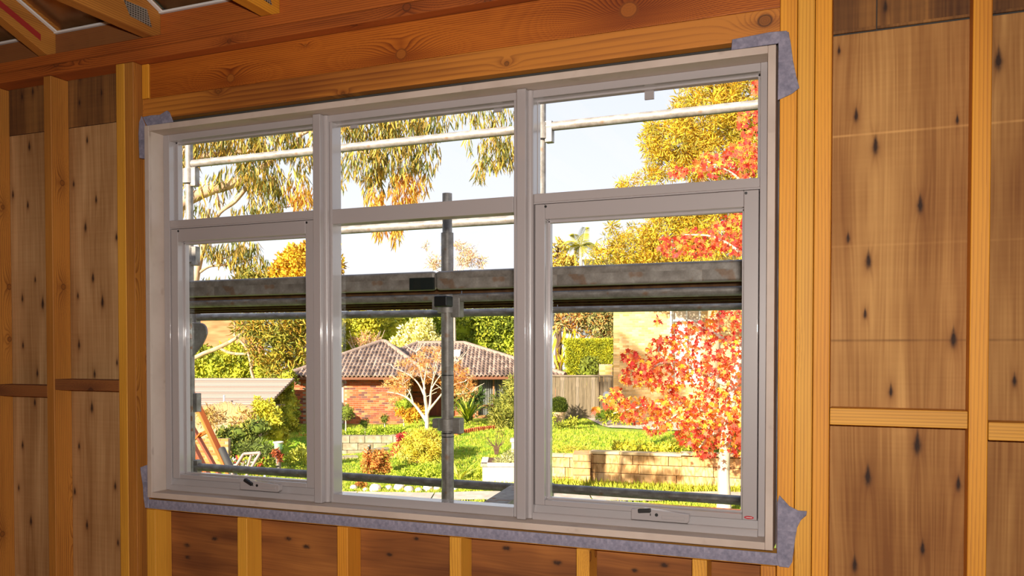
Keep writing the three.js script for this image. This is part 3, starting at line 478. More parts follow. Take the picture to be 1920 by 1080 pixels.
{
  const w = struct('wall_garden');
  const P = (px, D) => [hx(px, D), D];
  stoneRun(w, P(1012, 24.32), P(1109, 23.95), -3.85, -3.02, 3, 1.1); stoneRun(w, P(1109, 23.9), P(1279, 23.2), -3.9, -2.89, 4, 1.2); stoneRun(w, P(1279, 23.1), P(1560, 22.0), -3.9, -2.86, 4, 1.2);
  stoneRun(w, P(1108, 23.75), P(1110, 24.9), -3.85, -2.89, 5, 0.6);
  const cope = (a, b, h) => { const L = Math.hypot(b[0] - a[0], b[1] - a[1]), n = Math.ceil(L / 0.95); for (let i = 0; i < n; i++) { const t0 = i / n, g = bx(0, L / n - 0.008, 0, 0.075, -0.33, 0.05, 0.01, 'x', rnd(), rnd()), o = mesh('coping_stone', g, coping, w); o.position.copy(O(lerp(a[0], b[0], t0), h, lerp(a[1], b[1], t0))); o.rotation.y = YAW + Math.atan2(b[1] - a[1], b[0] - a[0]); } };
  cope(P(1008, 24.35), P(1109, 23.97), -3.015); cope(P(1106, 23.92), P(1279, 23.2), -2.885); cope(P(1276, 23.08), P(1560, 22.0), -2.83);
}
const pale = std({ map: tex(128, 128, 1, 1, (x, y) => mix3([0.84, 0.76, 0.68], [0.94, 0.88, 0.82], fbm(x * 6, y * 6, 251, 3))), roughness: 0.85 });
{ // white planter box in front of the second mullion
  const t = local(thing('planter_box', 'low white rendered planter box with grey green bush', 'planter', O(hx(960, 24.2), -3.85, 24.2)));
  mesh('box', [bx(-0.83, 0.72, 0, 0.62, -1.4, 0, 0.02)], pale, t); mesh('rim', [bx(-0.88, 0.74, 0.56, 0.66, -0.14, 0.05, 0.015), bx(-0.88, -0.68, 0.56, 0.66, -1.42, 0.05, 0.015)], pale, t);
  mesh('soil', [bx(-0.68, 0.7, 0.55, 0.645, -1.38, -0.14, 0)], std({ color: lin(0.12, 0.05, 0.025), roughness: 1 }), t);
  const u = local(thing('planter_block', 'small white block on the lawn behind the planter box', 'planter', O(hx(966, 28), -3.3, 28))); mesh('block', [bx(-0.12, 0.5, -0.1, 0.36, -0.4, 0, 0.02), bx(-0.16, 0.54, 0.28, 0.4, -0.44, 0.04, 0.02)], pale, u);
}
{ // grey stone bed wall in front of the brick house
  const w = struct('wall_flower_bed'), gm = [[0xb4a68e, 0x7e7058, 4], [0xa89880, 0x72644c, 5]].map(([l, d, s]) => std({ map: tex(128, 128, 1, 1, (x, y) => mix3(hex(d), hex(l), clamp(fbm(x * 7, y * 7, 260 + s, 4) * 1.5 - 0.2, 0, 1))), roughness: 0.95 }));
  stoneRun(w, [hx(600, 30), 30], [hx(752, 30), 30], -3.75, -3.0, 3, 0.55, gm); stoneRun(w, [hx(752, 30), 30], [hx(790, 31.5), 31.5], -3.6, -2.98, 3, 0.5, gm);
  stoneRun(w, [hx(610, 28.4), 28.4], [hx(672, 28.7), 28.7], -3.8, -3.55, 1, 0.6, gm); stoneRun(w, [hx(696, 28.6), 28.6], [hx(742, 29.2), 29.2], -3.75, -3.32, 2, 0.5, gm);
}
{ // red brick edging along the lawn
  const w = struct('trim_1'), em = [0xb0522c, 0x9a4422, 0xc46a3c].map((c) => std({ color: c, roughness: 0.9 }));
  for (let i = 0; i < 34; i++) { const u = i / 33, px = lerp(858, 985, u), D = lerp(30.6, 32.4, Math.pow(u, 0.8)), p = gpx(px, D, 0.0), o = mesh('brick', bx(-0.055, 0.055, -0.02, 0.12, -0.12, 0.12, 0.008), em[i % 3], w); o.position.copy(p); o.rotation.y = YAW - 0.4; }
}
srand(311); // boulders beside the footpath
let bi = 0; for (const [px, py, w] of [[662, 912, 15], [703, 915, 24], [728, 916, 15], [748, 915, 22], [766, 914, 20], [784, 916, 14], [801, 911, 19], [819, 916, 15], [852, 914, 14], [684, 922, 10]]) {
  const D = 22.9 + rr(-0.1, 0.3), r = w / F * D * 0.47, g = new THREE.IcosahedronGeometry(1, 3), p = g.attributes.position; const s = rnd() * 50;
  for (let i = 0; i < p.count; i++) { const v = V(p.getX(i), p.getY(i), p.getZ(i)), k = 0.82 + 0.42 * fbm(v.x * 1.4 + s, v.y * 1.4 + v.z * 1.1 + s, 7, 3) - 0.1 * Math.max(0, v.y - 0.6); p.setXYZ(i, v.x * r * k, v.y * r * 0.85 * k, v.z * r * k); } g.computeVertexNormals();
  const m = solo('boulder', plain(g), pale, 'pale round boulder, ' + ORD[[0, 2, 3, 4, 5, 6, 7, 8, 9, 1][bi++]] + ' from the left beside the footpath', 'rock', 'boulders beside the footpath'); m.position.copy(gpx(px, D, r * 0.42)); m.rotation.y = rnd() * 6;
}

// ------------------------------------------------------------------ houses and fences
const brickGeo = new RoundedBoxGeometry(0.228, 0.074, 0.05, 1, 0.004);
const mortar = std({ color: lin(0.42, 0.30, 0.20), roughness: 1 });
function brickWall(parent, x0, x1, y0, y1, z, holes, cols, name = 'brickwork', gm = mortar) {       // running bond on the plane z of the parent, facing +z
  const inHole = (x, y) => holes.some((h) => x > h[0] && x < h[1] && y > h[2] && y < h[3]);
  const xs = [x0, x1, ...holes.flatMap((h) => [h[0], h[1]])].sort((a, b) => a - b), ys = [y0, y1, ...holes.flatMap((h) => [h[2], h[3]])].sort((a, b) => a - b), core = [];
  for (let i = 0; i + 1 < xs.length; i++) for (let j = 0; j + 1 < ys.length; j++) { const a = xs[i], b = xs[i + 1], c = ys[j], d = ys[j + 1]; if (b - a > 0.001 && d - c > 0.001 && !inHole((a + b) / 2, (c + d) / 2)) core.push(bx(a, b, c, d, z - 0.22, z - 0.006, 0)); }
  mesh('wall', core, gm, parent); const M = [], C = [];
  for (let r = 0, y = y0 + 0.04; y < y1 - 0.02; r++, y += 0.086) for (let x = x0 + (r % 2 ? 0.0 : 0.12); x < x1; x += 0.24) { const cx = clamp(x, x0 + 0.114, x1 - 0.114); if (inHole(cx - 0.09, y) || inHole(cx + 0.09, y)) continue; M.push(new THREE.Matrix4().makeTranslation(cx, y, z - 0.022 + rr(-0.004, 0.003))); const c = cols[Math.floor(rnd() * cols.length)]; C.push(new THREE.Color(c).multiplyScalar(rr(0.85, 1.12))); }
  const im = new THREE.InstancedMesh(brickGeo, std({ color: 0xffffff, roughness: 0.9 }), M.length); M.forEach((m, i) => { im.setMatrixAt(i, m); im.setColorAt(i, C[i]); }); im.name = name; im.userData.kind = 'stuff'; im.castShadow = im.receiveShadow = true; parent.add(im);
}
const redBricks = [0xc8663a, 0xd27040, 0xb9552e, 0xc25c34, 0x8e4a34, 0x6e4238, 0xd88050];
const brown = std({ color: lin(0.19, 0.065, 0.025), roughness: 0.6 }), brownF = std({ color: lin(0.34, 0.15, 0.05), roughness: 0.6 });
const tileGeo = (() => { const s = sheetGeo((u, v) => { const x = (u - 0.5) * 0.18; return V(x, 0.032 * Math.cos(u * 6.283 + 3.1416) + 0.02 + (1 - v) * 0.045, (0.5 - v) * 0.42); }, 10, 1); const lip = sheetGeo((u, v) => V((u - 0.5) * 0.18, 0.032 * Math.cos(u * 6.283 + 3.1416) + 0.065 - v * 0.06, 0.21), 10, 1); return merge([s, lip]); })();
function tileSlope(parent, A, B, T, inside, cols) { // roof slope: eave from A to B, T the vector from eave to ridge line; inside(s, t) tells which tiles belong
  const ex = B.clone().sub(A), W = ex.length(), H = T.length(); ex.normalize(); const tn = T.clone().normalize(), n = V().crossVectors(ex, tn).normalize(), M = [], C = [];
  const basis = new THREE.Matrix4().makeBasis(ex, n, tn.clone().negate());
  for (let t = 0.15; t < H; t += 0.33) for (let s = 0.09; s < W; s += 0.17) if (inside(s / W, t / H)) { M.push(basis.clone().setPosition(A.clone().addScaledVector(ex, s).addScaledVector(tn, t).addScaledVector(n, 0.03))); C.push(new THREE.Color(cols[Math.floor(rnd() * cols.length)]).multiplyScalar(rr(0.85, 1.15))); }
  const im = new THREE.InstancedMesh(tileGeo, std({ color: 0xffffff, roughness: 0.75, side: THREE.DoubleSide }), M.length); M.forEach((m, i) => { im.setMatrixAt(i, m); im.setColorAt(i, C[i]); }); im.name = 'roof_tiles'; im.userData.kind = 'stuff'; im.castShadow = im.receiveShadow = true; parent.add(im);
}
const quad = (a, b, c, d) => { const g = new THREE.BufferGeometry(); g.setAttribute('position', new THREE.Float32BufferAttribute([a, b, c, a, c, d].flatMap((p) => [p.x, p.y, p.z]), 3)); g.setAttribute('uv', new THREE.Float32BufferAttribute([0, 0, 1, 0, 1, 1, 0, 0, 1, 1, 0, 1], 2)); g.computeVertexNormals(); return g; };
const roofBase = std({ color: lin(0.10, 0.06, 0.045), roughness: 0.9, side: THREE.DoubleSide });
const tileCols = [0x8a7466, 0x7c675a, 0x988274, 0x6e5b50, 0xa08a7c];
function hip(parent, x0, x1, zf, zb, ye, rx0, rx1, rz, yr, cols = tileCols) { // a hipped roof: eaves box x0..x1, zf (front) .. zb, ridge rx0..rx1 at rz
  const A = V(x0, ye, zf), B = V(x1, ye, zf), C = V(x1, ye, zb), D = V(x0, ye, zb), R = V(rx0, yr, rz), S = V(rx1, yr, rz);
  mesh('roof_deck', [quad(A, B, S, R), quad(B, C, S, S), quad(C, D, R, S), quad(D, A, R, R)], roofBase, parent);
  const W = x1 - x0; tileSlope(parent, A, B, V(0, yr - ye, rz - zf), (s, t) => s > t * (rx0 - x0) / W && s < 1 - t * (x1 - rx1) / W, cols);
  const Wd = zf - zb; tileSlope(parent, B, C, V(rx1 - x1, yr - ye, 0), (s, t) => s > t * (zf - rz) / Wd && s < 1 - t * (rz - zb) / Wd, cols);
  tileSlope(parent, D, A, V(rx0 - x0, yr - ye, 0), (s, t) => s > t * (rz - zb) / Wd && s < 1 - t * (zf - rz) / Wd, cols);
  const cap = [[A, R], [B, S], [R, S]].map(([p, q]) => { const c = p.clone().lerp(q, 0.0), g = []; const n = Math.max(2, Math.round(p.distanceTo(q) / 0.4)); for (let i = 0; i < n; i++) g.push(rod(p.clone().lerp(q, i / n).add(V(0, 0.05, 0)), p.clone().lerp(q, (i + 1) / n).add(V(0, 0.065, 0)), 0.12, 0.10, 8)); return merge(g); });
  mesh('ridge_tiles', cap, std({ color: cols[2], roughness: 0.8 }), parent);
}
srand(401);
{ // brick house across the street
  const D = 36, base = -3.45, t = local(thing('brick_house', 'single storey red brick house with a brown tiled hip roof', 'house', O(0, base, D)));
  const X = (px) => hx(px, D), Y = (py) => hy(py, D) - base, ye = Y(707);
  const w1 = [X(582), X(651), Y(798), Y(713)];
  brickWall(t, X(558), X(765), 0, ye, 0.6, [w1], redBricks);
  const blind = std({ color: lin(0.85, 0.74, 0.60), roughness: 0.7 });
  const win1 = mesh('window', [bx(w1[0], w1[1], w1[2], w1[2] + 0.07, 0.5, 0.58, 0), bx(w1[0], w1[1], w1[3] - 0.07, w1[3], 0.5, 0.58, 0), bx(w1[0], w1[0] + 0.07, w1[2], w1[3], 0.5, 0.58, 0), bx(w1[1] - 0.05, w1[1], w1[2], w1[3], 0.5, 0.58, 0), bx(w1[0] + 0.22, w1[0] + 0.27, w1[2], w1[3], 0.5, 0.58, 0)], brownF, t);
  mesh('blind', [bx(w1[0], w1[1], w1[2], w1[3], 0.44, 0.46, 0)], blind, win1);
  mesh('side_wall', [bx(X(765) - 0.2, X(765), 0, ye, -2, 0.6, 0)], mortar, t);
  brickWall(t, X(765), X(882), 0, ye, -1.6, [[X(793), X(835), 0, Y(742)]], redBricks);
  const door = mesh('door', [bx(X(793), X(835), 0, Y(742), -1.72, -1.66, 0.01)], std({ color: lin(0.36, 0.07, 0.02), roughness: 0.5 }), t, 'red front door');
  mesh('door_panel', [0, 1].map((k) => bx(X(798) + k * 0.4, X(798) + k * 0.4 + 0.3, 0.2, Y(750), -1.66, -1.64, 0.005)), std({ color: lin(0.28, 0.05, 0.015), roughness: 0.5 }), door);
  mesh('porch_post', [bx(X(868), X(868) + 0.12, 0, ye, -0.1, 0.02, 0.01)], brown, t);
  const w2 = [X(893), X(958), Y(783), Y(709)];
  brickWall(t, X(880), X(1050), 0, ye, 0, [w2], redBricks);
  const win2 = mesh('window', [bx(w2[0], w2[1], w2[2], w2[2] + 0.1, -0.1, 0.02, 0), bx(w2[0], w2[1], w2[3] - 0.06, w2[3], -0.1, 0.02, 0), bx(w2[0], w2[0] + 0.08, w2[2], w2[3], -0.1, 0.02, 0), bx(w2[1] - 0.08, w2[1], w2[2], w2[3], -0.1, 0.02, 0), bx(X(924), X(927), w2[2], w2[3], -0.1, 0.02, 0), bx(w2[0], w2[1], Y(762), Y(759), -0.1, 0.02, 0)], brownF, t);
  mesh('curtain', [sheetGeo((u, v) => V(lerp(w2[0], w2[1], u), lerp(w2[2], w2[3], v), -0.25 + 0.05 * Math.sin(u * 95)), 160, 2)], std({ color: lin(0.62, 0.60, 0.56), roughness: 0.9, side: THREE.DoubleSide }), win2);
  mesh('glass', [bx(w2[0], w2[1], w2[2], w2[3], -0.11, -0.105, 0)], phys({ transmission: 1, thickness: 0, roughness: 0.02, color: lin(0.8, 0.82, 0.82) }), win2);
  mesh('vent', [bx(X(563), X(570), Y(720), Y(715), 0.58, 0.62, 0)], blind, t);
  mesh('gutter', [bx(X(548), X(775), ye - 0.08, ye + 0.07, 1.05, 1.2, 0.02), bx(X(775), X(1058), ye - 0.08, ye + 0.07, 0.55, 0.7, 0.02)], brown, t);
  mesh('eave_lining', [bx(X(548), X(775), ye - 0.03, ye, 0.5, 1.1, 0), bx(X(775), X(1058), ye - 0.03, ye, -2, 0.6, 0)], brown, t);
  hip(t, X(548), X(812), 1.2, -6, ye + 0.06, X(700), X(708), -2.2, hy(643, D + 2.2) - base);
  hip(t, X(640), X(1058), 0.7, -7.8, ye + 0.06, X(765), X(862), -3.6, hy(646, D + 3.6) - base);
  mesh('skylight', [bx(-0.45, 0.45, 0, 0.06, -0.35, 0.35, 0.01).rotateX(0.4).translate(X(838), Y(664), -1.9)], pale, t);
}
{ // pale outbuilding roof at the left: overlapping courses
  const t = local(thing('outbuilding', 'low outbuilding with a pale ribbed roof behind the left garden', 'building', O(0, 0, 30))), c = [0xa28c80, 0x968074, 0xac968a].map((k) => std({ color: k, roughness: 0.8 }));
  const x0 = hx(230, 32), x1 = hx(523, 32), n = 15;
  for (let i = 0; i < n; i++) { const u = i / n, z = lerp(0, -4.2, u), y = lerp(hy(768, 30), hy(711, 34), u); const g = bx(0, x1 - x0, 0, 0.075, -0.36, 0.0, 0.004, 'x').rotateX(0.06); mesh('roof_course', g, c[i % 3], t).position.set(x0, y, z); }
  mesh('wall', [bx(x0 + 0.3, x1 - 0.3, -3.75, -2.15, -4.0, -0.4, 0)], mortar, t);
  mesh('vent_pipe', [rod(V(hx(418, 30.5), hy(762, 30.5) - 0.1, -0.6), V(hx(418, 30.5), hy(741, 30.5), -0.6), 0.03)], white, t);
  brickWall(local(thing('brick_garden_wall', 'low orange brick wall behind the leaning orange beams', 'wall', O(hx(380, 26), -3.8, 26))), -1.4, 0.75, 0, 1.1, 0, [], [0xd88848, 0xc87438, 0xe09858]);
}
{ // terracotta roof far behind on the left
  const D = 62, t = local(thing('distant_house', 'terracotta roof slope far behind the trees at left', 'house', O(hx(420, D), hy(690, D), D)));
  const rm = std({ map: tex(128, 128, 1, 1, (x, y) => mix3([0.72, 0.40, 0.22], [0.86, 0.56, 0.36], clamp(fbm(x * 8, y * 20, 271, 4) * 1.4 - 0.2, 0, 1))), roughness: 0.9, side: THREE.DoubleSide });
  mesh('roof', [quad(V(-4.5, 0.6, 0.5), V(3.2, 0.6, 0.5), V(1.2, 3.6, -4), V(-4.5, 3.6, -4))], rm, t); mesh('wall', [bx(-4.5, 3.0, -6, 0.7, -4, 0, 0)], mortar, t);
}
srand(421);
{ // tan brick house at the right
  const D = 33.5, base = -3.1, t = local(thing('tan_brick_house', 'two storey tan brick house behind the red leaved tree', 'house', O(hx(1150, D), base, D))), X = (px) => hx(px, D) - hx(1150, D), Y = (py) => hy(py, D) - base; t.rotation.y = YAW - 0.122;
  const wd = [X(1257), X(1310), Y(720), Y(560)];
  brickWall(t, X(1150), X(1700), 0, Y(520), 0, [wd], [0xdcb47c, 0xd4a86c, 0xe4c08c, 0xd8ae76, 0xcca064], 'brickwork', std({ color: lin(0.6, 0.45, 0.28), roughness: 1 }));
  const wn = mesh('window', [bx(wd[0], wd[0] + 0.06, wd[2], wd[3], -0.1, 0.02, 0), bx(wd[1] - 0.06, wd[1], wd[2], wd[3], -0.1, 0.02, 0), bx(wd[0], wd[1], wd[2], wd[2] + 0.08, -0.1, 0.03, 0), bx(wd[0], wd[1], Y(603), Y(600), -0.1, 0.02, 0), bx((wd[0] + wd[1]) / 2, (wd[0] + wd[1]) / 2 + 0.05, wd[2], wd[3], -0.1, 0.02, 0)], white, t);
  mesh('blind', [bx(wd[0], wd[1], wd[2], wd[3], -0.16, -0.12, 0)], pale, wn);
  mesh('side_wall', [bx(X(1150), X(1150) + 0.2, 0, Y(520), -9, -0.2, 0)], mortar, t);
  mesh('downpipe', [rod(V(X(1256), 0, 0.06), V(X(1256), Y(520), 0.06), 0.04)], white, t);
  mesh('roof', [bx(X(1093), X(1720), Y(491), Y(486), -10, 1.0, 0.03)], white, t, 'flat pale eave');
  mesh('upper_wall', [bx(X(1152), X(1700), Y(521), Y(491), -9, -0.05, 0)], pale, t);
  const b = brickWall; b(local(thing('brick_pier', 'short tan brick pier between the hedge and the tan house', 'wall', O(hx(1135, 35.6), -2.9, 35.6))), -0.24, 0.3, 0, hy(683, 35.6) + 2.9, 0, [], [0xd8a868, 0xcf9c58, 0xe0b678]);
}
{ // paling fence
  const D = 34.9, base = -2.85, t = local(thing('paling_fence', 'weathered grey timber paling fence beside the tan house', 'fence', O(0, base, D)));
  const fm = [0x8d7c62, 0xa2917a, 0x776650].map((c, i) => std({ map: tex(64, 256, 0.2, 1.8, (x, y) => mix3(hex(c).map((q) => q * 0.7), hex(c), clamp(fbm(x * 60, y * 2.5, 280 + i, 4) * 1.6 - 0.3, 0, 1))), roughness: 0.95 }));
  let px = 1003, i = 0; while (px < 1149) { const w = rr(6, 9), a = hx(px, D), b = hx(px + w - 0.4, D); mesh('paling', bx(a, b, 0, hy(706 + rr(-0.6, 0.6) - (px > 1122 ? 2 : 0), D) - base, -0.02, rr(0, 0.012), 0.004, 'y', rnd(), rnd()), fm[Math.floor(rnd() * 3)], t); px += w; i++; }
  mesh('capping', [bx(hx(1003, D), hx(1149, D), hy(706, D) - base, hy(704, D) - base + 0.02, -0.06, 0.06, 0.005, 'x')], fm[1], t); mesh('post', [bx(hx(1121, D), hx(1123.5, D), 0, hy(700, D) - base, -0.05, 0.05, 0.005)], fm[2], t);
}
{ // leaning orange beams and pipe at the left
  const om = std({ map: tex(64, 256, 0.2, 2, (x, y) => mix3([0.66, 0.28, 0.06], [0.90, 0.46, 0.12], clamp(fbm(x * 30, y * 3, 291, 4) * 1.5 - 0.2, 0, 1))), roughness: 0.6 }), dm = std({ color: lin(0.20, 0.05, 0.02), roughness: 0.7 });
  const run = (px0, py0, px1, py1, D0, D1) => { const a = at(px0, py0, D0), b = at(px1, py1, D1), k = (a.y - GY - 0.05) / (a.y - b.y); return [a, a.clone().lerp(b, k)]; };
  const mk = (name, p, w, h, m, label) => { const [a, b] = run(...p); const o = solo(name, [beam(a, b, w, h)], m, label, 'beam'); return o; };
  const main = mk('leaning_beam', [355, 728, 430, 888, 11.6, 11.2], 0.085, 0.05, om, 'bright orange beam leaning at the left of the left light');
  mk('leaning_beam', [344, 770, 420, 905, 11.9, 11.4], 0.05, 0.04, dm, 'thin dark red beam leaning left of the bright orange one');
  mk('leaning_beam', [340, 790, 398, 905, 12.1, 11.6], 0.06, 0.05, dm, 'second dark red beam low at the left of the left light');
  mk('leaning_beam', [352, 822, 384, 905, 12.3, 11.8], 0.05, 0.05, om, 'short orange beam lowest at the left of the left light');
  mesh('strut', [beam(at(362, 823, 11.9), at(388, 809, 11.5), 0.03, 0.05), beam(at(362, 829, 11.8), at(376, 812, 11.6), 0.02, 0.02)], om, main);
  const [pa, pb] = run(416, 842, 440, 895, 10.9, 10.6); solo('drain_pipe', [rod(pa, pb, 0.045)], std({ color: lin(0.05, 0.045, 0.04), roughness: 0.4 }), 'black pipe leaning beside the bright orange beam', 'pipe');
  const tm = std({ color: lin(0.42, 0.28, 0.24), roughness: 0.5 }), t = thing('hand_trolley', 'pinkish steel hand trolley handle sticking up behind the low tube', 'trolley'), R = 0.017, q = (x, y) => at(x, y, 9.5);
  mesh('handle', [rod(q(436, 884), q(457, 851), R), rod(q(457, 851), q(488, 849), R), rod(q(488, 849), q(462, 892), R), rod(q(471, 853), q(463, 880), R * 0.8)], tm, t);
  const gA = at(436, 884, 9.5).setY(GY + 0.1), gB = at(462, 892, 9.5).setY(GY + 0.1); mesh('frame', [rod(q(436, 884), gA, R), rod(q(462, 892), gB, R), rod(gA, gB, R)], tm, t);
  for (const p of [gA, gB]) mesh('wheel', [new THREE.TorusGeometry(0.07, 0.028, 8, 18).rotateY(YAW + 1.57).translate(p.x, p.y - 0.002, p.z)], black, t);
}
// ------------------------------------------------------------------ plants
const leafM = phys({ color: 0xffffff, roughness: 0.75, transmission: 0.32, thickness: 0, side: THREE.DoubleSide });
const leafS = std({ color: 0xffffff, roughness: 0.8, side: THREE.DoubleSide });
const shapeGeo = (rows) => { // a leaf from cross-sections [y, halfwidth, z, fold]
  const pos = [], idx = []; for (const [y, w, z, f = 0] of rows) pos.push(-w, y, z + f, 0, y, z, w, y, z + f);
  for (let i = 0; i + 1 < rows.length; i++) for (let k = 0; k < 2; k++) { const a = i * 3 + k, b = a + 3; idx.push(a, a + 1, b, b, a + 1, b + 1); }
  const g = new THREE.BufferGeometry(); g.setAttribute('position', new THREE.Float32BufferAttribute(pos, 3)); g.setAttribute('uv', new THREE.Float32BufferAttribute(new Array(pos.length / 3 * 2).fill(0), 2)); g.setIndex(idx); g.computeVertexNormals(); return plain(g);
};
const gumLeaf = (() => { const g = shapeGeo([[0, 0.008, 0], [-0.25, 0.07, 0.03, 0.012], [-0.6, 0.065, 0.10, 0.012], [-0.85, 0.035, 0.19, 0.006], [-1, 0.003, 0.27]]); return g; })();
const oval = shapeGeo([[0, 0.03, 0], [0.3, 0.24, 0.02, 0.06], [0.65, 0.2, 0.0, 0.05], [1, 0.01, -0.1]]);
const slim = shapeGeo([[0, 0.02, 0], [0.4, 0.09, 0.03, 0.02], [0.75, 0.06, -0.02, 0.015], [1, 0.005, -0.14]]);
const strap = shapeGeo([[0, 0.035, 0], [0.35, 0.045, 0.06, 0.02], [0.65, 0.035, 0.2, 0.02], [0.85, 0.02, 0.38, 0.01], [1, 0.003, 0.55]]);
const star = (() => { // five-lobed leaf, a little cupped
  const pos = [0, 0, 0], idx = []; const L = [[-2.2, 0.62], [-1.15, 0.92], [0, 1.05], [1.15, 0.92], [2.2, 0.62]]; const pts = []; pts.push([0, -0.42]);
  L.forEach(([a, r], i) => { const n = L[i + 1]; pts.push([Math.sin(a) * r, Math.cos(a) * r]); if (n) { const m = (a + n[0]) / 2; pts.push([Math.sin(m) * 0.34, Math.cos(m) * 0.34]); } });
  for (const [x, y] of pts) pos.push(x, y, 0.22 * (x * x + y * y) * (x * 0.3 + 0.5)); for (let i = 1; i <= pts.length; i++) idx.push(0, i, i % pts.length + 1);
  const g = new THREE.BufferGeometry(); g.setAttribute('position', new THREE.Float32BufferAttribute(pos, 3)); g.setAttribute('uv', new THREE.Float32BufferAttribute(new Array(pos.length / 3 * 2).fill(0), 2)); g.setIndex(idx); g.computeVertexNormals(); return plain(g);
})();
const rq = () => new THREE.Quaternion().setFromEuler(new THREE.Euler(rr(-3.14, 3.14), rr(-3.14, 3.14), rr(-3.14, 3.14)));
const upish = (tilt) => new THREE.Quaternion().setFromEuler(new THREE.Euler(rr(-tilt, tilt), rr(-3.14, 3.14), rr(-tilt, tilt), 'YXZ'));
function clump(leaf, n, len, s) { srand(s); const g = []; for (let i = 0; i < n; i++) { const d = V(rr(-1, 1), rr(-1, 1), rr(-1, 1)).normalize(), q = new THREE.Quaternion().setFromUnitVectors(UP, d).multiply(new THREE.Quaternion().setFromAxisAngle(UP, rr(0, 6.28))); g.push(leaf.clone().applyMatrix4(new THREE.Matrix4().compose(d.multiplyScalar(rr(0.1, 0.45)), q, V(len, len, len).multiplyScalar(rr(0.75, 1.2))))); } return merge(g); }
const bushG = clump(oval, 16, 0.42, 3), slimG = clump(slim, 18, 0.62, 5), tinyG = clump(oval, 22, 0.30, 8), gumG = (() => { srand(17); const g = []; for (let i = 0; i < 9; i++) g.push(gumLeaf.clone().applyMatrix4(new THREE.Matrix4().compose(V(rr(-0.35, 0.35), rr(-0.3, 0.5), rr(-0.35, 0.35)), upish(0.5), V(1, 1, 1).multiplyScalar(rr(0.7, 1.1))))); return merge(g); })();
function inst(name, parent, geo, mat, list) {
  const im = new THREE.InstancedMesh(geo, mat, list.length); list.forEach(([m, c], i) => { im.setMatrixAt(i, m); im.setColorAt(i, c); });
  im.name = name; im.userData.kind = 'stuff'; im.castShadow = im.receiveShadow = true; parent.add(im); return im;
}
const pick = (cols) => new THREE.Color(cols[Math.floor(rnd() * cols.length)]).multiplyScalar(rr(0.82, 1.15));
const bark = std({ map: tex(128, 256, 0.5, 2, (x, y) => mix3([0.62, 0.48, 0.36], [0.90, 0.78, 0.66], clamp(fbm(x * 9, y * 3, 301, 4) * 1.6 - 0.25, 0, 1))), roughness: 0.8 });
const barkD = std({ map: tex(128, 256, 0.5, 2, (x, y) => mix3([0.22, 0.15, 0.10], [0.46, 0.35, 0.26], clamp(fbm(x * 14, y * 4, 305, 4) * 1.5 - 0.2, 0, 1))), roughness: 0.9 });
const barkW = std({ map: tex(128, 256, 0.5, 2, (x, y) => mix3([0.70, 0.60, 0.50], [0.92, 0.86, 0.78], clamp(fbm(x * 12, y * 5, 309, 4) * 1.5 - 0.2, 0, 1))), roughness: 0.85 });
// limbs drawn as lists of [px, py, radius in pixels] at distance D, relative to the plant's base
const limb = (pts, D, base, k = 1) => taper(pts.map(([x, y, r, dd = 0]) => at(x, y, D + dd).sub(base)), pts.map((p) => p[2] / F * D * k), 8);
// o: { D, base px, blobs [px, py, rx, ry, density], geo, size, cols, mat, orient, limbs, trunk }
function plant(name, label, cat, o, group) {
  const D = o.D, base = gpx(o.at ?? o.blobs[0][0], D), t = thing(name, label, cat, base, 0, group), list = [], k = D / F;
  for (const [px, py, rx, ry, den = 1, dd = 0] of o.blobs ?? []) {
    const c = at(px, py, D + dd), s = o.size ?? 0.4, ax = rx * k, ay = ry * k, az = (o.deep ?? 0.8) * (ax + ay) / 2, n = Math.ceil(den * (o.dens ?? 2.4) * 3.14 * ax * ay / (s * s * 0.30));
    if (o.core) { const g = new THREE.IcosahedronGeometry(1, 3), p = g.attributes.position; for (let i = 0; i < p.count; i++) { const v = V(p.getX(i), p.getY(i), p.getZ(i)), w = o.core * (0.85 + 0.3 * fbm(v.x * 2 + px, v.y * 2 + v.z * 1.7 + py, 5, 3)); p.setXYZ(i, v.x * ax * w, v.y * ay * w, v.z * az * w); } g.computeVertexNormals(); g.translate(c.x - base.x, c.y - base.y, c.z - base.z); (t.userData.cores ??= []).push(plain(g)); }
    for (let i = 0; i < n; i++) {
      const d = V(rr(-1, 1), rr(-1, 1), rr(-1, 1)); if (d.length() > 1) { i--; continue; } const r = Math.pow(d.length(), o.shell ?? 0.45); d.normalize().multiplyScalar(r * (0.86 + 0.28 * vn(px + d.x * 3, py + d.y * 3, 9)));
      const p = c.clone().sub(base).addScaledVector(RT, d.x * ax).addScaledVector(FW, d.z * az); p.y += d.y * ay; const sc = s * rr(0.75, 1.25);
      list.push([new THREE.Matrix4().compose(p, o.orient ? o.orient(d) : rq(), V(sc, sc, sc)), pick(o.pal ? o.pal(px + d.x * rx, py - d.y * ry, d) : o.cols)]);
    }
  }
  if (t.userData.cores) { const cs = t.userData.cores; delete t.userData.cores; mesh('inner_foliage', cs, std({ color: o.cols[0], roughness: 1 }), t).userData.kind = 'stuff'; }
  if (list.length) inst('foliage', t, o.geo ?? bushG, o.mat ?? leafS, list);
  const bm = o.bark ?? barkD; for (const l of o.limbs ?? []) mesh('branch', limb(l, D, base), bm, t);
  if (o.trunk) { const [r, px, py] = o.trunk, a = at(px ?? o.blobs[0][0], py ?? o.blobs[0][1], D).sub(base), d = V(0, -0.05, 0).addScaledVector(RT, a.clone().dot(RT) * 0.6); mesh('trunk', taper([d, d.clone().lerp(a, 0.5).add(V(r * 0.4, 0, 0)), a], [r * 1.15, r, r * 0.7], 8), bm, t); }
  return t;
}
srand(500);
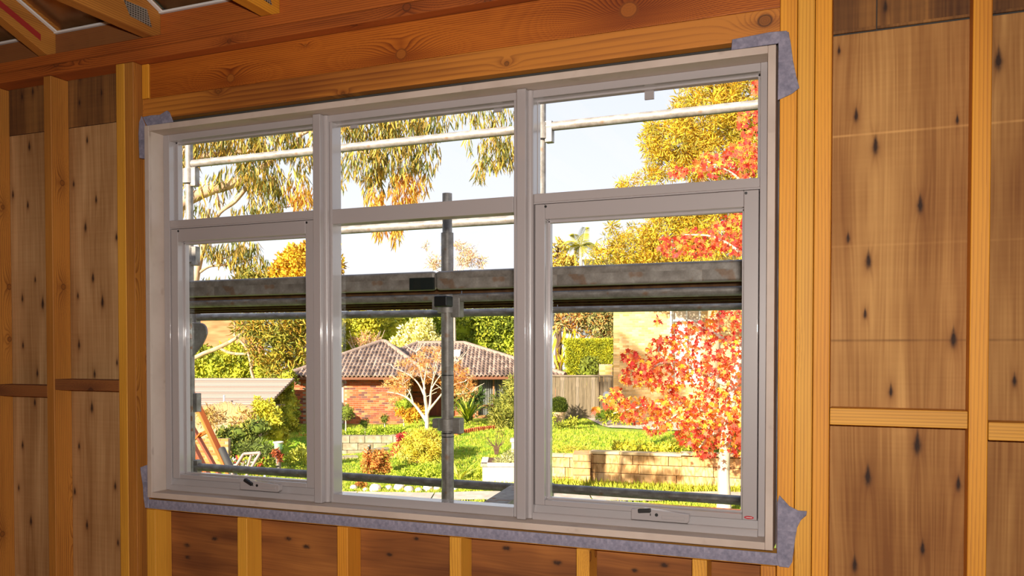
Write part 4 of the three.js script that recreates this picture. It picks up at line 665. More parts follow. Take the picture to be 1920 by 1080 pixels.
// the big gum whose leaves hang into the upper lights
const GUM = [0x8f8a2c, 0xa89632, 0x6f7428, 0xc9a430, 0x5d6424, 0xd9ae3c, 0x9c7c2c];
const gumT = plant('gum_tree', 'tall gum tree with pale limbs and long drooping leaves', 'tree', {
  D: 14, at: 262, geo: gumLeaf, mat: leafM, size: 0.16, dens: 9, cols: GUM, bark, shell: 0.6, deep: 1.1, orient: () => upish(0.42),
  pal: (x, y) => (x > 740 && x < 800 && y > 320) || (x > 690 && x < 760 && y > 350) || (x > 540 && y > 340 && x < 600) ? [0xe0a02c, 0xd8b43c, 0xc27a24, 0xe8b840] : GUM,
  blobs: [[350, 285, 26, 40], [395, 265, 40, 26], [450, 268, 48, 30], [515, 262, 52, 34], [565, 290, 22, 38, 0.8], [485, 318, 48, 34], [500, 368, 34, 42], [440, 330, 34, 26, 0.4], [555, 350, 30, 32, 0.55], [400, 350, 30, 30, 0.3], [375, 395, 32, 18, 0.5], [345, 330, 18, 40, 0.5], [455, 395, 26, 14, 0.4], [568, 370, 20, 24, 0.9],
    [604, 250, 24, 44, 0.6], [655, 236, 28, 26], [700, 240, 44, 34], [755, 235, 46, 40], [805, 225, 36, 34, 0.8], [690, 300, 34, 38], [745, 295, 44, 42], [800, 290, 30, 34, 0.6], [648, 300, 12, 36, 0.5], [700, 355, 20, 42], [755, 350, 30, 36], [790, 340, 18, 24, 0.6], [712, 410, 16, 34], [742, 410, 14, 40], [775, 380, 16, 16, 0.7], [640, 338, 6, 12, 0.7],
    [870, 210, 24, 20, 0.5], [905, 222, 26, 26, 0.6], [945, 225, 26, 36, 0.5], [925, 280, 28, 34, 0.9], [950, 285, 18, 32, 0.9], [900, 315, 12, 26, 0.8], [880, 270, 10, 22, 0.3],
    [425, 470, 40, 20, 0.9], [460, 462, 30, 16, 0.8], [385, 460, 14, 22, 0.5], [480, 488, 22, 14, 0.5], [440, 492, 22, 10, 0.5], [500, 492, 12, 10, 0.5],
    [400, 140, 150, 80, 0.2], [640, 130, 160, 70, 0.2], [860, 110, 140, 70, 0.2], [260, 200, 70, 90, 0.2], [200, 60, 160, 120, 0.15], [560, -40, 240, 110, 0.12], [-340, -230, 150, 150, 0.6], [-500, -330, 140, 150, 0.6], [-450, -110, 140, 110, 0.6], [330, 545, 40, 16, 0.8], [400, 552, 50, 16, 0.8], [480, 552, 60, 16, 0.8], [560, 548, 44, 16, 0.8], [430, 525, 60, 10, 0.6]],
  limbs: [[[262, 1200, 22], [268, 800, 20], [285, 560, 17], [300, 440, 14], [310, 300, 10], [320, 100, 6]], [[285, 560, 14], [200, 200, 11], [0, -60, 9], [-250, -200, 6], [-480, -280, 3]], [[288, 440, 12], [340, 385, 11], [380, 362, 10], [430, 346, 9], [482, 322, 7], [520, 290, 3]], [[300, 350, 7], [335, 305, 7], [352, 282, 7], [375, 262, 5], [400, 240, 3]], [[302, 330, 5], [340, 309, 5], [385, 292, 5], [430, 286, 4], [500, 283, 3], [560, 292, 2]], [[365, 540, 6], [372, 500, 6], [384, 452, 5], [388, 420, 4], [392, 392, 3]], [[393, 440, 3], [412, 400, 3], [440, 378, 4], [462, 352, 4]], [[412, 400, 3], [408, 372, 3], [402, 352, 2]], [[540, 300, 4], [552, 280, 4], [566, 246, 4], [572, 205, 3]], [[566, 252, 3], [588, 240, 3], [612, 215, 2]],
    [[568, 300, 4], [600, 268, 4], [640, 248, 3], [662, 234, 2.5], [700, 228, 2], [735, 234, 1.6], [762, 250, 1.2]], [[648, 262, 2], [662, 242, 2], [680, 240, 1.5]], [[678, 284, 1.5], [700, 296, 1.5], [722, 306, 1]], [[372, 512, 3], [392, 500, 2.5], [420, 497, 2], [452, 492, 1.5], [478, 482, 1]], [[400, 490, 1.5], [432, 480, 1.4], [448, 462, 1]], [[760, 280, 1.2], [772, 330, 1], [768, 370, 0.6]], [[500, 392, 1.2], [540, 388, 1], [570, 384, 0.6]]],
});
// far trees, from left to right
const YG = [0xc4bc2e, 0xb0b02a, 0xd4c63a, 0x98a026, 0x868f22], DG = [0x9ca428, 0x8a9424, 0xb4b030, 0x74801c, 0x606c18];
const far = (name, label, D, blobs, cols, extra = {}) => plant(name, label, 'tree', { D, blobs, cols, size: 0.62, core: 0.7, dens: 3.2, trunk: [0.16], ...extra });
far('golden_tree', 'rounded golden yellow tree rising above the planks at left', 47, [[572, 505, 52, 50], [600, 480, 34, 36], [540, 520, 30, 30], [630, 505, 14, 22], [586, 555, 60, 40]], [0xe0b422, 0xeac02c, 0xcf9c1c, 0xb8881a], { size: 0.5 });
far('olive_tree', 'small olive green tree left of the golden one above the planks', 50, [[462, 515, 18, 12], [492, 522, 22, 12], [470, 545, 40, 30]], [0x9a8a34, 0x7c7a2a, 0xb8983a]);
far('round_shrub_tree', 'broad light green tree below the pale branch at left', 46, [[395, 690, 42, 34], [440, 700, 46, 32], [372, 676, 28, 26], [480, 702, 40, 30], [430, 665, 36, 20]], YG, { size: 0.5 });
far('gum_sapling', 'gum with orange tinged leaves and pale forked branches', 42, [[520, 615, 50, 28, 0.9], [470, 610, 34, 18, 0.6], [545, 650, 34, 34], [500, 655, 34, 26, 0.7], [560, 605, 26, 24], [530, 690, 36, 24, 0.8]], [0x9c9428, 0xb8a030, 0xcc9a30, 0x80802a, 0x6c7022], { core: 0, geo: slimG, size: 0.55, bark, trunk: [0.1, 470, 690], limbs: [[[350, 678, 4], [385, 662, 4.5], [410, 652, 4.5], [440, 636, 3.5], [470, 612, 2.5]], [[410, 652, 3], [432, 662, 3], [462, 664, 2.5]], [[446, 634, 2.5], [460, 650, 2.5], [466, 664, 2.5], [472, 690, 3]], [[472, 684, 2.5], [478, 660, 2.5], [486, 636, 2]], [[440, 630, 2], [440, 606, 1.5], [438, 590, 1]], [[466, 650, 1.6], [490, 632, 1.2]]] });
far('dense_tree', 'dense dark yellow green tree behind the left end of the tiled roof', 52, [[575, 640, 24, 52], [590, 620, 30, 34], [610, 660, 30, 44]], YG);
far('dense_tree', 'yellow green tree directly behind the peak of the tiled roof', 54, [[668, 622, 44, 40], [722, 618, 46, 34], [650, 665, 34, 34], [700, 640, 40, 30]], [0xc4b82e, 0xb0aa28, 0xd2c43a, 0x8c9022]);
far('cream_shrub', 'pale cream flowering bush between the roof peaks', 47, [[782, 634, 34, 26], [760, 650, 28, 18], [812, 650, 26, 20], [790, 615, 22, 16]], [0xf4eaa0, 0xe8dc84, 0xfaf2bc, 0xd0c858], { size: 0.42 });
far('dense_tree', 'large dark green tree behind the right roof peak', 56, [[862, 615, 48, 40], [918, 612, 50, 40], [950, 640, 40, 44], [890, 645, 52, 34], [830, 600, 34, 20], [972, 610, 36, 40]], DG, { size: 0.55 });
far('dense_tree', 'green tree filling the gap above the cream bush', 58, [[780, 596, 60, 24], [740, 590, 40, 20]], [0x98a028, 0x848f22, 0xb0b030]);
const twigs = (n, cx, by, w, h, D) => { const l = []; for (let i = 0; i < n; i++) { const a = rr(-1, 1), x = cx + a * w * 0.25, x2 = cx + a * w * rr(0.7, 1), y2 = by - h * rr(0.55, 1); l.push([[cx + a * 3, by, 1.1], [x, by - h * 0.35, 0.9], [(x + x2) / 2 + rr(-3, 3), (by + y2) / 2 - h * 0.12, 0.6], [x2, y2, 0.35]]); } return l; };
const blown = std({ color: lin(0.62, 0.46, 0.36), roughness: 0.9 });
plant('twiggy_tree', 'bare twiggy tree with a few tan leaves above the planks', 'tree', { D: 47, at: 850, blobs: [[812, 490, 14, 14, 0.5], [875, 480, 18, 20, 0.5], [800, 462, 5, 4, 1], [858, 460, 7, 6, 1], [900, 492, 8, 10, 0.6]], geo: slimG, size: 0.34, cols: [0xd8a878, 0xc8b07c, 0xe0bc90], bark: blown, trunk: [0.12, 850, 540], limbs: twigs(16, 850, 545, 60, 95, 45) });
plant('twiggy_shrub', 'bare pinkish twiggy shrub behind the left roof slope', 'shrub', { D: 44, at: 682, blobs: [[690, 640, 30, 14, 0.35]], geo: slimG, size: 0.3, cols: [0xd8a070, 0xc89060], bark: blown, trunk: [0.08, 682, 690], limbs: twigs(26, 682, 690, 44, 72, 41) });
// palm
{
  const D = 49, base = gpx(1091, D), t = thing('palm_tree', 'slender palm with arching fronds above the planks at right', 'tree', base), c = at(1089, 462, D).sub(base), fm = [0xa8a02c, 0xc8b434, 0x7c7a24].map((k) => std({ color: k, roughness: 0.7, side: THREE.DoubleSide }));
  mesh('trunk', taper([V(0, -0.1, 0), c.clone().multiplyScalar(0.5), c], [0.13, 0.105, 0.1], 10), barkW, t);
  for (let i = 0; i < 13; i++) { const a = i * 2.39996, e0 = rr(0.15, 1.2), L = rr(1.3, 1.9), dir = V(Math.cos(a), 0, Math.sin(a)), pt = (s) => c.clone().addScaledVector(dir, L * s * Math.cos(e0) * (1 - 0.15 * s)).add(V(0, L * (s * Math.sin(e0) - 0.75 * s * s * Math.cos(e0)), 0)), g = [];
    for (let k = 1; k <= 18; k++) { const s = k / 18, p = pt(s), tn = pt(Math.min(1.02, s + 0.02)).sub(pt(s - 0.02)).normalize(), sd = V().crossVectors(tn, UP).normalize(); for (const q of [-1, 1]) { const d = sd.clone().multiplyScalar(q).addScaledVector(tn, 0.7).add(V(0, -0.45, 0)).normalize(); g.push(slim.clone().applyMatrix4(new THREE.Matrix4().compose(p, new THREE.Quaternion().setFromUnitVectors(UP, d), V(0.22, 0.46 * (1.15 - s * 0.6), 0.3)))); } }
    g.push(plain(taper([0, 0.33, 0.66, 1].map(pt), [0.022, 0.018, 0.012, 0.004], 5))); mesh('frond', g, fm[i % 3], t); }
}
far('grey_gum', 'greyish gum with orange patches behind the hedge', 46, [[1128, 612, 32, 30], [1060, 596, 40, 26], [1110, 590, 40, 20], [1145, 625, 20, 30]], [0xb0a860, 0xc8a868, 0x8c8c48, 0xd8944c, 0x74783c], { core: 0, geo: slimG, size: 0.5, dens: 3, trunk: [0.12], bark, limbs: [[[1145, 660, 2], [1140, 630, 2], [1128, 612, 1.4]]] });
far('olive_tree', 'hazy olive tree left of the palm crown', 52, [[1045, 462, 20, 14, 0.6], [1035, 484, 18, 10], [1070, 486, 20, 10, 0.8], [1050, 505, 40, 16]], [0xc8a43c, 0xa89840, 0xdcb848], { core: 0, size: 0.45, dens: 2.4 });
plant('weeping_palm', 'bright yellow weeping plant left of the clipped hedge', 'plant', { D: 41, blobs: [[1048, 640, 22, 34], [1066, 630, 16, 26], [1035, 665, 16, 34], [1065, 675, 14, 26]], geo: gumLeaf, size: 0.62, dens: 1.6, cols: [0xe6c81c, 0xd8bc1a, 0xf0d83c, 0xb89c18], orient: () => upish(0.5), trunk: [0.1, 1050, 620] });
plant('golden_gum', 'tall golden green tree behind the red leaved one', 'tree', { D: 30, at: 1335, blobs: [[1330, 215, 74, 58], [1400, 200, 56, 56], [1268, 265, 50, 42], [1225, 262, 22, 34], [1250, 310, 40, 26, 0.7], [1340, 300, 70, 46], [1180, 348, 26, 12, 0.7], [1215, 330, 24, 14, 0.7], [1420, 280, 40, 50], [1190, 465, 44, 40], [1260, 440, 60, 48], [1340, 430, 70, 54], [1410, 430, 40, 50], [1135, 478, 34, 18, 0.7], [1150, 440, 22, 22, 0.35], [1290, 395, 60, 30, 0.8], [1310, 520, 140, 40, 0.6], [1480, 300, 60, 120, 0.5], [1360, 110, 90, 60, 0.6]], geo: slimG, size: 0.31, dens: 2.6, cols: [0xe0bc1c, 0xd0b01c, 0xecc828, 0xb09c1a, 0x948c1a, 0xe4b41c], mat: leafM, bark, trunk: [0.22, 1335, 420], limbs: [[[1335, 420, 7], [1320, 340, 5], [1310, 270, 3]], [[1335, 400, 5], [1390, 320, 4], [1410, 240, 2]]] });
// red-leaved maple by the footpath: the 300 nearest leaves one by one, the rest together
{
  srand(611); const D = 20, base = gpx(1358, 19.8), t = thing('maple_tree', 'red and orange star leaved tree with a pale sunlit trunk', 'tree', base), RED = [0xd83020, 0xe04428, 0xf06a30, 0xc82420, 0xf08a2c, 0xe85838], ORG = [0xf09a28, 0xf0b02c, 0xe87830, 0xd84428];
  const sprays = [[1365, 608, 46, 34, 60], [1300, 632, 46, 30, 50], [1245, 655, 34, 24, 36], [1205, 688, 30, 24, 36], [1190, 705, 30, 20, 26], [1250, 705, 44, 34, 70], [1320, 690, 50, 40, 90], [1385, 680, 40, 50, 80], [1150, 752, 26, 16, 18], [1118, 768, 8, 8, 4], [1195, 770, 40, 26, 60], [1262, 772, 46, 32, 90], [1335, 765, 54, 40, 120], [1392, 750, 34, 50, 80], [1300, 815, 34, 24, 50], [1362, 815, 44, 32, 80], [1395, 838, 24, 26, 36], [1322, 846, 22, 12, 18], [1228, 806, 22, 10, 10], [1234, 600, 8, 8, 3], [1272, 612, 10, 10, 5], [1180, 668, 14, 12, 9], [1155, 735, 12, 8, 5],
    [1405, 235, 24, 40, 40], [1395, 300, 40, 36, 70], [1330, 310, 34, 24, 40], [1272, 325, 18, 12, 14], [1380, 440, 46, 40, 80], [1310, 455, 40, 30, 50], [1395, 395, 30, 30, 30], [1258, 462, 26, 22, 24], [1418, 165, 10, 14, 8], [1350, 535, 70, 36, 50], [1460, 400, 40, 160, 60], [1470, 650, 60, 160, 120], [1500, 800, 60, 60, 40]];
  const all = []; for (const [px, py, rx, ry, n] of sprays) for (let i = 0; i < n * 2.7; i++) { const a = rr(0, 6.283), r = Math.sqrt(rnd()), x = px + Math.cos(a) * r * rx, y = py + Math.sin(a) * r * ry, d = D + rr(-1.3, 1.3); all.push({ d, p: at(x, y, d).sub(base), c: y > 720 && y < 800 && rnd() < 0.6 ? ORG : (rnd() < 0.25 ? ORG : RED) }); }
  all.sort((a, b) => a.d - b.d); const mats = {}, list = [];
  all.forEach((L, i) => { const e = new THREE.Euler(rr(-0.7, 0.9), YAW + rr(-1.2, 1.2), Math.PI + rr(-1.3, 1.3), 'YXZ'), s = rr(0.068, 0.112), m = new THREE.Matrix4().compose(L.p, new THREE.Quaternion().setFromEuler(e), V(s, s, s)), k = L.c[Math.floor(rnd() * L.c.length)];
    if (i < 300) { const o = mesh('leaf', star, mats[k] ??= phys({ color: k, roughness: 0.6, transmission: 0.32, thickness: 0, side: THREE.DoubleSide }), t); o.applyMatrix4(m); } else list.push([m, new THREE.Color(k).multiplyScalar(rr(0.85, 1.12))]); });
  inst('foliage', t, star, leafM, list);
  mesh('trunk', taper([V(0, -0.1, 0), V(0.02, 0.35, 0), V(0, 1.2, 0), V(0.25, 3.2, -0.1), at(1425, 520, 20).sub(base), at(1450, 250, 20).sub(base)], [0.2, 0.15, 0.135, 0.10, 0.05, 0.02], 12), barkW, t);
  for (const l of [[[1360, 720, 6], [1300, 690, 4], [1245, 680, 3], [1215, 695, 1.5]], [[1360, 780, 6], [1320, 770, 4], [1260, 755, 3], [1190, 765, 1.5], [1150, 775, 1]], [[1390, 660, 5], [1330, 620, 3], [1290, 600, 2]], [[1420, 560, 5], [1412, 470, 4], [1405, 400, 2]], [[1425, 500, 4], [1340, 445, 2.5], [1280, 440, 1]], [[1362, 760, 5], [1400, 700, 4], [1440, 640, 2]], [[1435, 400, 3], [1380, 330, 2], [1320, 300, 1]], [[1360, 800, 5], [1330, 820, 3], [1310, 840, 1.5]], [[1250, 680, 2.5], [1235, 660, 1.8], [1240, 640, 1]], [[1290, 765, 2.5], [1250, 790, 1.6], [1232, 806, 1]]]) mesh('branch', limb(l, D, base), barkW, t);
}
// clipped hedge behind the fence
{
  const D = 40, base = G(hx(1105, D), D), t = thing('clipped_hedge', 'square clipped hedge behind the paling fence', 'hedge', base), list = [], a = hx(1062, D) - hx(1105, D), b = hx(1150, D) - hx(1105, D), h = hy(641, D) - gh(hx(1105, D), D);
  mesh('inner_foliage', bx(a + 0.1, b - 0.1, 0, h - 0.12, -1.5, -0.1, 0.05).rotateY(YAW), std({ color: 0xb4b41e, roughness: 1 }), t);
  for (let i = 0; i < 5200; i++) { const f = rnd(); const p = f < 0.75 ? V(rr(a, b), rr(0.2, h), rr(-0.12, 0.04)) : V(rr(a, b), h + rr(-0.1, 0.06), rr(-1.5, 0)); p.applyAxisAngle(UP, YAW); const s = rr(0.16, 0.26); list.push([new THREE.Matrix4().compose(p, rq(), V(s, s, s)), pick([0xb4b41e, 0x9aa01c, 0xccc428, 0x7c861a])]); }
  inst('foliage', t, tinyG, leafS, list);
  plant('round_bush', 'dark round bush standing before the clipped hedge', 'shrub', { D: 38.8, blobs: [[1108, 695, 22, 26]], size: 0.3, core: 0.86, cols: [0x66701a, 0x7c8420, 0x545e16] });
}
// ---------------- the garden
const sh = (name, label, D, blobs, cols, o = {}) => plant(name, label, o.cat ?? 'shrub', { D, blobs, cols, size: 0.26, dens: 2.2, ...o });
srand(701);
sh('climbing_vine', 'yellow green climber on the left corner of the brick house', 34.4, [[538, 716, 16, 22], [532, 752, 16, 26], [545, 770, 12, 40], [536, 800, 22, 26], [555, 812, 14, 16]], [0xb8b42c, 0xa0a426, 0xd0c43c, 0x788018, 0x5c6812], { core: 0.8 });
sh('leafy_bush', 'bright yellow green bush left of the climber', 29.2, [[495, 766, 22, 20], [510, 790, 22, 24], [482, 782, 18, 14], [520, 815, 18, 18]], [0xc8bc2c, 0xb0ac28, 0xdccc40, 0x8c9020], { core: 0.8 });
sh('leafy_bush', 'tall yellow green bush at the foot of the climber', 32.4, [[540, 785, 18, 30], [530, 812, 20, 18], [550, 815, 14, 16]], [0xb8b42c, 0xa0a426, 0xd0c43c, 0x889020], { core: 0.75 });
{ const l = []; for (let i = 0; i < 150; i++) { const a = rr(-1, 1), x = 425 + a * 44, y = 757 + Math.abs(a) * 8 + rr(-6, 6); l.push([[428 + a * 10, 792, 0.8], [x, y, 0.7], [x + a * 14, y + rr(8, 16), 0.5], [x + a * 18 + rr(-3, 3), y + rr(26, 44), 0.3]]); }
  sh('weeping_shrub', 'bare straw coloured weeping shrub before the pale roof', 29, [[395, 785, 26, 18, 0.5], [450, 788, 26, 14, 0.5]], [0xc8a050, 0xb8904a, 0xd8b058], { at: 432, limbs: l, geo: slimG, bark: std({ color: lin(0.5, 0.32, 0.15), roughness: 0.9 }), trunk: [0.05, 432, 790] }); }
sh('dark_shrub', 'dark green rounded shrub under the weeping one', 28.4, [[445, 815, 30, 16], [480, 803, 26, 14], [425, 825, 22, 18], [465, 822, 20, 12]], [0x5c6a20, 0x6c7826, 0x8a8a30, 0x48561a], { core: 0.8 });
sh('spreading_juniper', 'low spreading dark green juniper by the path', 26.4, [[480, 843, 34, 14], [455, 850, 24, 12], [500, 852, 20, 10]], [0x66742c, 0x7c8836, 0x545f22], { geo: slimG, core: 0.75 });
sh('flower_bed', 'green ground plants with small red and white flowers', 25.4, [[470, 872, 36, 10], [430, 872, 20, 10], [500, 870, 14, 7]], [0x8c9426, 0xa8a82e, 0x6c7a1e, 0xc83428, 0xe8e0d0, 0x8c9426], { cat: 'plants' });
sh('red_bush', 'small dark red bush by the path', 26, [[518, 849, 8, 7], [521, 857, 8, 6]], [0x9c4420, 0xa8501e, 0x84381a], { size: 0.15 });
sh('orange_bush', 'orange leaved bush at the foot of the house corner', 31, [[572, 826, 18, 8], [560, 832, 12, 6]], [0xd87028, 0xc8581e, 0xe88c34], { size: 0.22 });
sh('lime_bush', 'light green leafy bush on the lawn edge at left', 27, [[572, 850, 20, 11], [550, 858, 14, 8], [590, 846, 10, 12]], [0xd0cc48, 0xb4b834, 0xe0d868, 0x98a028], { size: 0.22, core: 0.7 });
{ const t = local(thing('garden_pot', 'small green pot with a white rim among the left shrubs', 'pot', O(hx(521, 26.2), hy(843, 26.2), 26.2))); const y = 0.22; mesh('plinth', [rod(V(0, gh(hx(521, 26.2), 26.2) - hy(843, 26.2), 0), V(0, 0, 0), 0.08)], galv, t); mesh('pot', [new THREE.LatheGeometry([[0.10, 0], [0.12, 0.02], [0.125, y * 0.6], [0.13, y], [0.10, y]].map((q) => new THREE.Vector2(...q)), 18)], std({ color: lin(0.28, 0.50, 0.30), roughness: 0.5 }), t); mesh('rim', [new THREE.TorusGeometry(0.135, 0.028, 8, 20).rotateX(1.57).translate(0, y, 0)], pale, t); }
const topiary = (label, px, py, r, D, cols) => { const t = sh('topiary', label, D, [[px, py, r, r]], cols, { size: 0.16, core: 0.82, geo: tinyG, bark: barkW, trunk: [0.025, px, py], cat: 'topiary' }); return t; };
topiary('ball topiary on a pale stem before the white blind', 648, 773, 14, 31, [0x6c7820, 0x8c942c, 0x525c16]);
topiary('small dark ball topiary left of the pair on the brick wall', 684, 794, 7.5, 31.5, [0x5a661c, 0x6c7a22]);
topiary('small dark ball topiary right of the pair on the brick wall', 721, 787, 7.5, 31.5, [0x566018, 0x68741e]);
topiary('green ball bush beside the white limbed tree', 757, 760, 15, 33, [0x8a9c24, 0x74881c, 0xa4b030]);
for (let i = 0; i < 12; i++) { const px = 640 + i * 10.5, k = i % 3; sh('border_plant', ORD[i] + ' small green plant from the left on the stone bed', 30.5, [[px, 812 - (i > 5 ? 3 : 0), 5, 6 + (i > 5 ? 2 : 0)]], k ? [0x9cb024, 0x86a01e] : [0x7c941c, 0xb8c030], { size: 0.14, at: px }).userData.group = 'plants along the stone bed'; }
sh('yellow_shrub', 'golden yellow leafy shrub under the white limbed tree', 31.6, [[770, 778, 18, 13], [752, 768, 12, 10, 0.6], [786, 770, 12, 12, 0.6]], [0xe8b020, 0xd89c1c, 0xf0c434, 0xc08418], { size: 0.2 });
{ const l = [[[800, 806, 4.5], [801, 790, 4], [800, 770, 3.5], [797, 745, 3], [795, 725, 2], [798, 700, 1.2], [802, 680, 0.6]], [[800, 790, 4], [790, 775, 3], [778, 760, 2.5], [762, 745, 2], [745, 738, 1.4], [725, 735, 0.7]], [[800, 780, 3], [806, 760, 2.5], [808, 735, 2], [812, 712, 1.4], [820, 690, 0.8]], [[803, 770, 2.5], [818, 752, 2], [832, 735, 1.6], [850, 722, 1.2], [872, 715, 0.6]], [[795, 740, 2], [785, 720, 1.6], [770, 705, 1.2], [752, 695, 0.8], [738, 690, 0.5]], [[797, 730, 1.8], [790, 705, 1.4], [785, 680, 1], [780, 660, 0.5]], [[808, 730, 1.6], [825, 705, 1.2], [842, 690, 0.8], [858, 678, 0.5]], [[812, 712, 1.2], [815, 690, 0.9], [822, 668, 0.5]], [[775, 756, 1.5], [768, 735, 1.2], [755, 722, 0.8], [740, 715, 0.5]], [[832, 735, 1.2], [848, 740, 0.9], [868, 738, 0.6], [885, 735, 0.4]]];
  srand(733); for (let i = 0; i < 46; i++) { const b = l[Math.floor(rr(0, 10))], q = b[Math.floor(rr(2, b.length))], a = rr(-2.6, -0.5), L = rr(12, 34); l.push([[q[0], q[1], 0.8], [q[0] + Math.cos(a) * L * 0.5 + rr(-3, 3), q[1] + Math.sin(a) * L * 0.45, 0.6], [q[0] + Math.cos(a) * L, q[1] + Math.sin(a) * L * 0.8, 0.35]]); }
  sh('bare_tree', 'white limbed spreading tree with sparse orange leaves before the porch', 31, [[800, 690, 60, 26, 0.2], [745, 720, 28, 14, 0.32], [860, 705, 34, 26, 0.26], [740, 745, 20, 12, 0.18], [810, 665, 36, 14, 0.24], [870, 735, 22, 16, 0.26]], [0xe09c50, 0xd88c3c, 0xf0b870, 0xc87c34], { at: 800, limbs: l, bark: barkW, size: 0.15, geo: slimG, shell: 0.8, cat: 'tree' }); }
{ srand(741); const spiky = (label, px, D, n, L, cols, tilt = 0.9) => { const base = gpx(px, D), t = thing('spiky_plant', label, 'plant', base), ms = cols.map((c) => std({ color: c, roughness: 0.6, side: THREE.DoubleSide })); for (let i = 0; i < n; i++) { const o = mesh('leaf', strap, ms[i % ms.length], t), s = L * rr(0.7, 1.1); o.scale.set(s * 0.9, s, s * rr(0.3, 1)); o.quaternion.setFromEuler(new THREE.Euler(rr(0.1, tilt), rr(0, 6.28), 0, 'YXZ')); o.position.y = 0; } return t; };
  const a = spiky('bright green spiky leaved plant beside the curtained window', 876, 32.6, 60, 1.1, [0xb0bc2c, 0x7c9020, 0xd0d048, 0x58701a]); a.position.y += 0.15;
  sh('dark_palm', 'dark feathery palm behind the spiky plant', 34.5, [[882, 745, 20, 18], [875, 760, 18, 18]], [0x48601c, 0x385014, 0x5c7424], { geo: slimG, size: 0.4, core: 0.6, trunk: [0.08] });
  spiky('yellow green strap leaved plant on the bank by the white planter', 862, 24.6, 18, 0.85, [0xd0cc48, 0xa8b02c, 0xe4dc70], 1.1);
  spiky('small strap leaved plant behind the scaffold upright', 832, 26, 10, 0.8, [0xb8bc38, 0x98a428], 1.0); }
sh('olive_bush', 'large loose olive green bush at the right of the brick house', 31.8, [[950, 760, 30, 32], [938, 780, 18, 22], [965, 735, 18, 28], [945, 800, 28, 10]], [0x8c8c34, 0x747a2a, 0xa49c40, 0x5c641e], { geo: slimG, size: 0.3, core: 0.7, trunk: [0.06] });
sh('yellow_flower_bush', 'big yellow flowering bush in the middle of the bank', 27, [[792, 828, 32, 22], [770, 845, 26, 18], [812, 840, 22, 26], [795, 862, 24, 12, 0.7]], [0xdcc83c, 0xc8b430, 0xe8dc60, 0x8c8c24, 0xb89c34], { geo: slimG, size: 0.22, core: 0.6, bark: blown, limbs: twigs(10, 790, 885, 36, 50, 27) });
sh('red_berry_bush', 'crimson flowered twigs left of the big yellow bush', 27.6, [[752, 820, 9, 9], [745, 840, 8, 10, 0.7], [740, 850, 6, 8, 0.6]], [0xc81c2c, 0xa81c28, 0xd83840], { size: 0.14 });
sh('rust_bush', 'rust orange bush on the lower bank', 25.6, [[700, 872, 22, 18], [712, 855, 18, 10], [690, 855, 10, 10, 0.8], [722, 882, 10, 12]], [0xc87830, 0xb46828, 0xd8944c, 0x8c7024], { size: 0.17, core: 0.55 });
sh('rust_tuft', 'small rust coloured tuft near the boulders', 23.3, [[676, 907, 11, 6]], [0xb06a2c, 0xc88038], { size: 0.15 });
sh('ground_cover', 'lime green ground cover spreading over the bank', 25, [[770, 888, 36, 9], [800, 880, 34, 10], [820, 895, 20, 7], [890, 893, 16, 9], [905, 880, 14, 8], [740, 895, 20, 6]], [0xc0cc30, 0xa8bc28, 0xd8dc50, 0x88a020], { size: 0.15, geo: tinyG, cat: 'plants', at: 790 });
sh('twig_shrub', 'bare dark twigged shrub on the lawn behind the planter', 27.8, [[930, 815, 16, 10, 0.08]], [0x8c8030], { at: 930, bark: barkD, size: 0.16, limbs: twigs(12, 931, 852, 26, 44, 27.8) });
{ const t = sh('rosemary_bush', 'grey green bush growing in the white planter', 24.5, [[948, 866, 18, 12], [960, 862, 16, 14], [940, 872, 12, 8]], [0xb4b074, 0x9c9c5c, 0xc8c48c, 0x84864c], { geo: slimG, size: 0.18, core: 0.75 }); }
let ti = 0; for (const [px, py, r] of [[1034, 842, 8], [1052, 844, 6], [1066, 843, 7], [1082, 845, 7], [1097, 846, 6]]) sh('wall_top_plant', ORD[ti++] + ' thin yellow tuft from the left on the lower wall', 24.9, [[px, py, r, 8]], [0xccb838, 0xb0a430, 0x8c8c28], { geo: slimG, size: 0.17, at: px, dens: 1.2 }).userData.group = 'tufts on the lower wall';
ti = 0; for (const [px, py, r] of [[1157, 836, 8], [1172, 838, 9], [1190, 839, 8], [1206, 838, 10], [1222, 840, 8], [1240, 840, 10], [1256, 838, 10], [1270, 836, 9], [1286, 832, 10], [1305, 826, 14]]) sh('wall_top_shrub', ORD[ti++] + ' round yellow green shrub from the left on the sandstone wall', 24.2, [[px, py, r, 9]], [0xd8cc30, 0xb8b42a, 0x98a024, 0xe4d848], { size: 0.16, at: px, core: 0.6, dens: 1.8 }).userData.group = 'shrubs on the sandstone wall';
sh('lime_shrub', 'bright lime shrub beside the potted ball', 30.5, [[1030, 784, 9, 10], [1024, 795, 9, 8]], [0xd0d028, 0xb8c024, 0xa0ac20], { size: 0.18, core: 0.6 });
sh('low_shrub', 'low dark green shrub at the foot of the potted ball', 29.8, [[1062, 797, 14, 7], [1075, 792, 8, 7], [1048, 801, 10, 5]], [0x8c9024, 0x6c7a1c, 0xa8a42c], { size: 0.18, core: 0.6 });
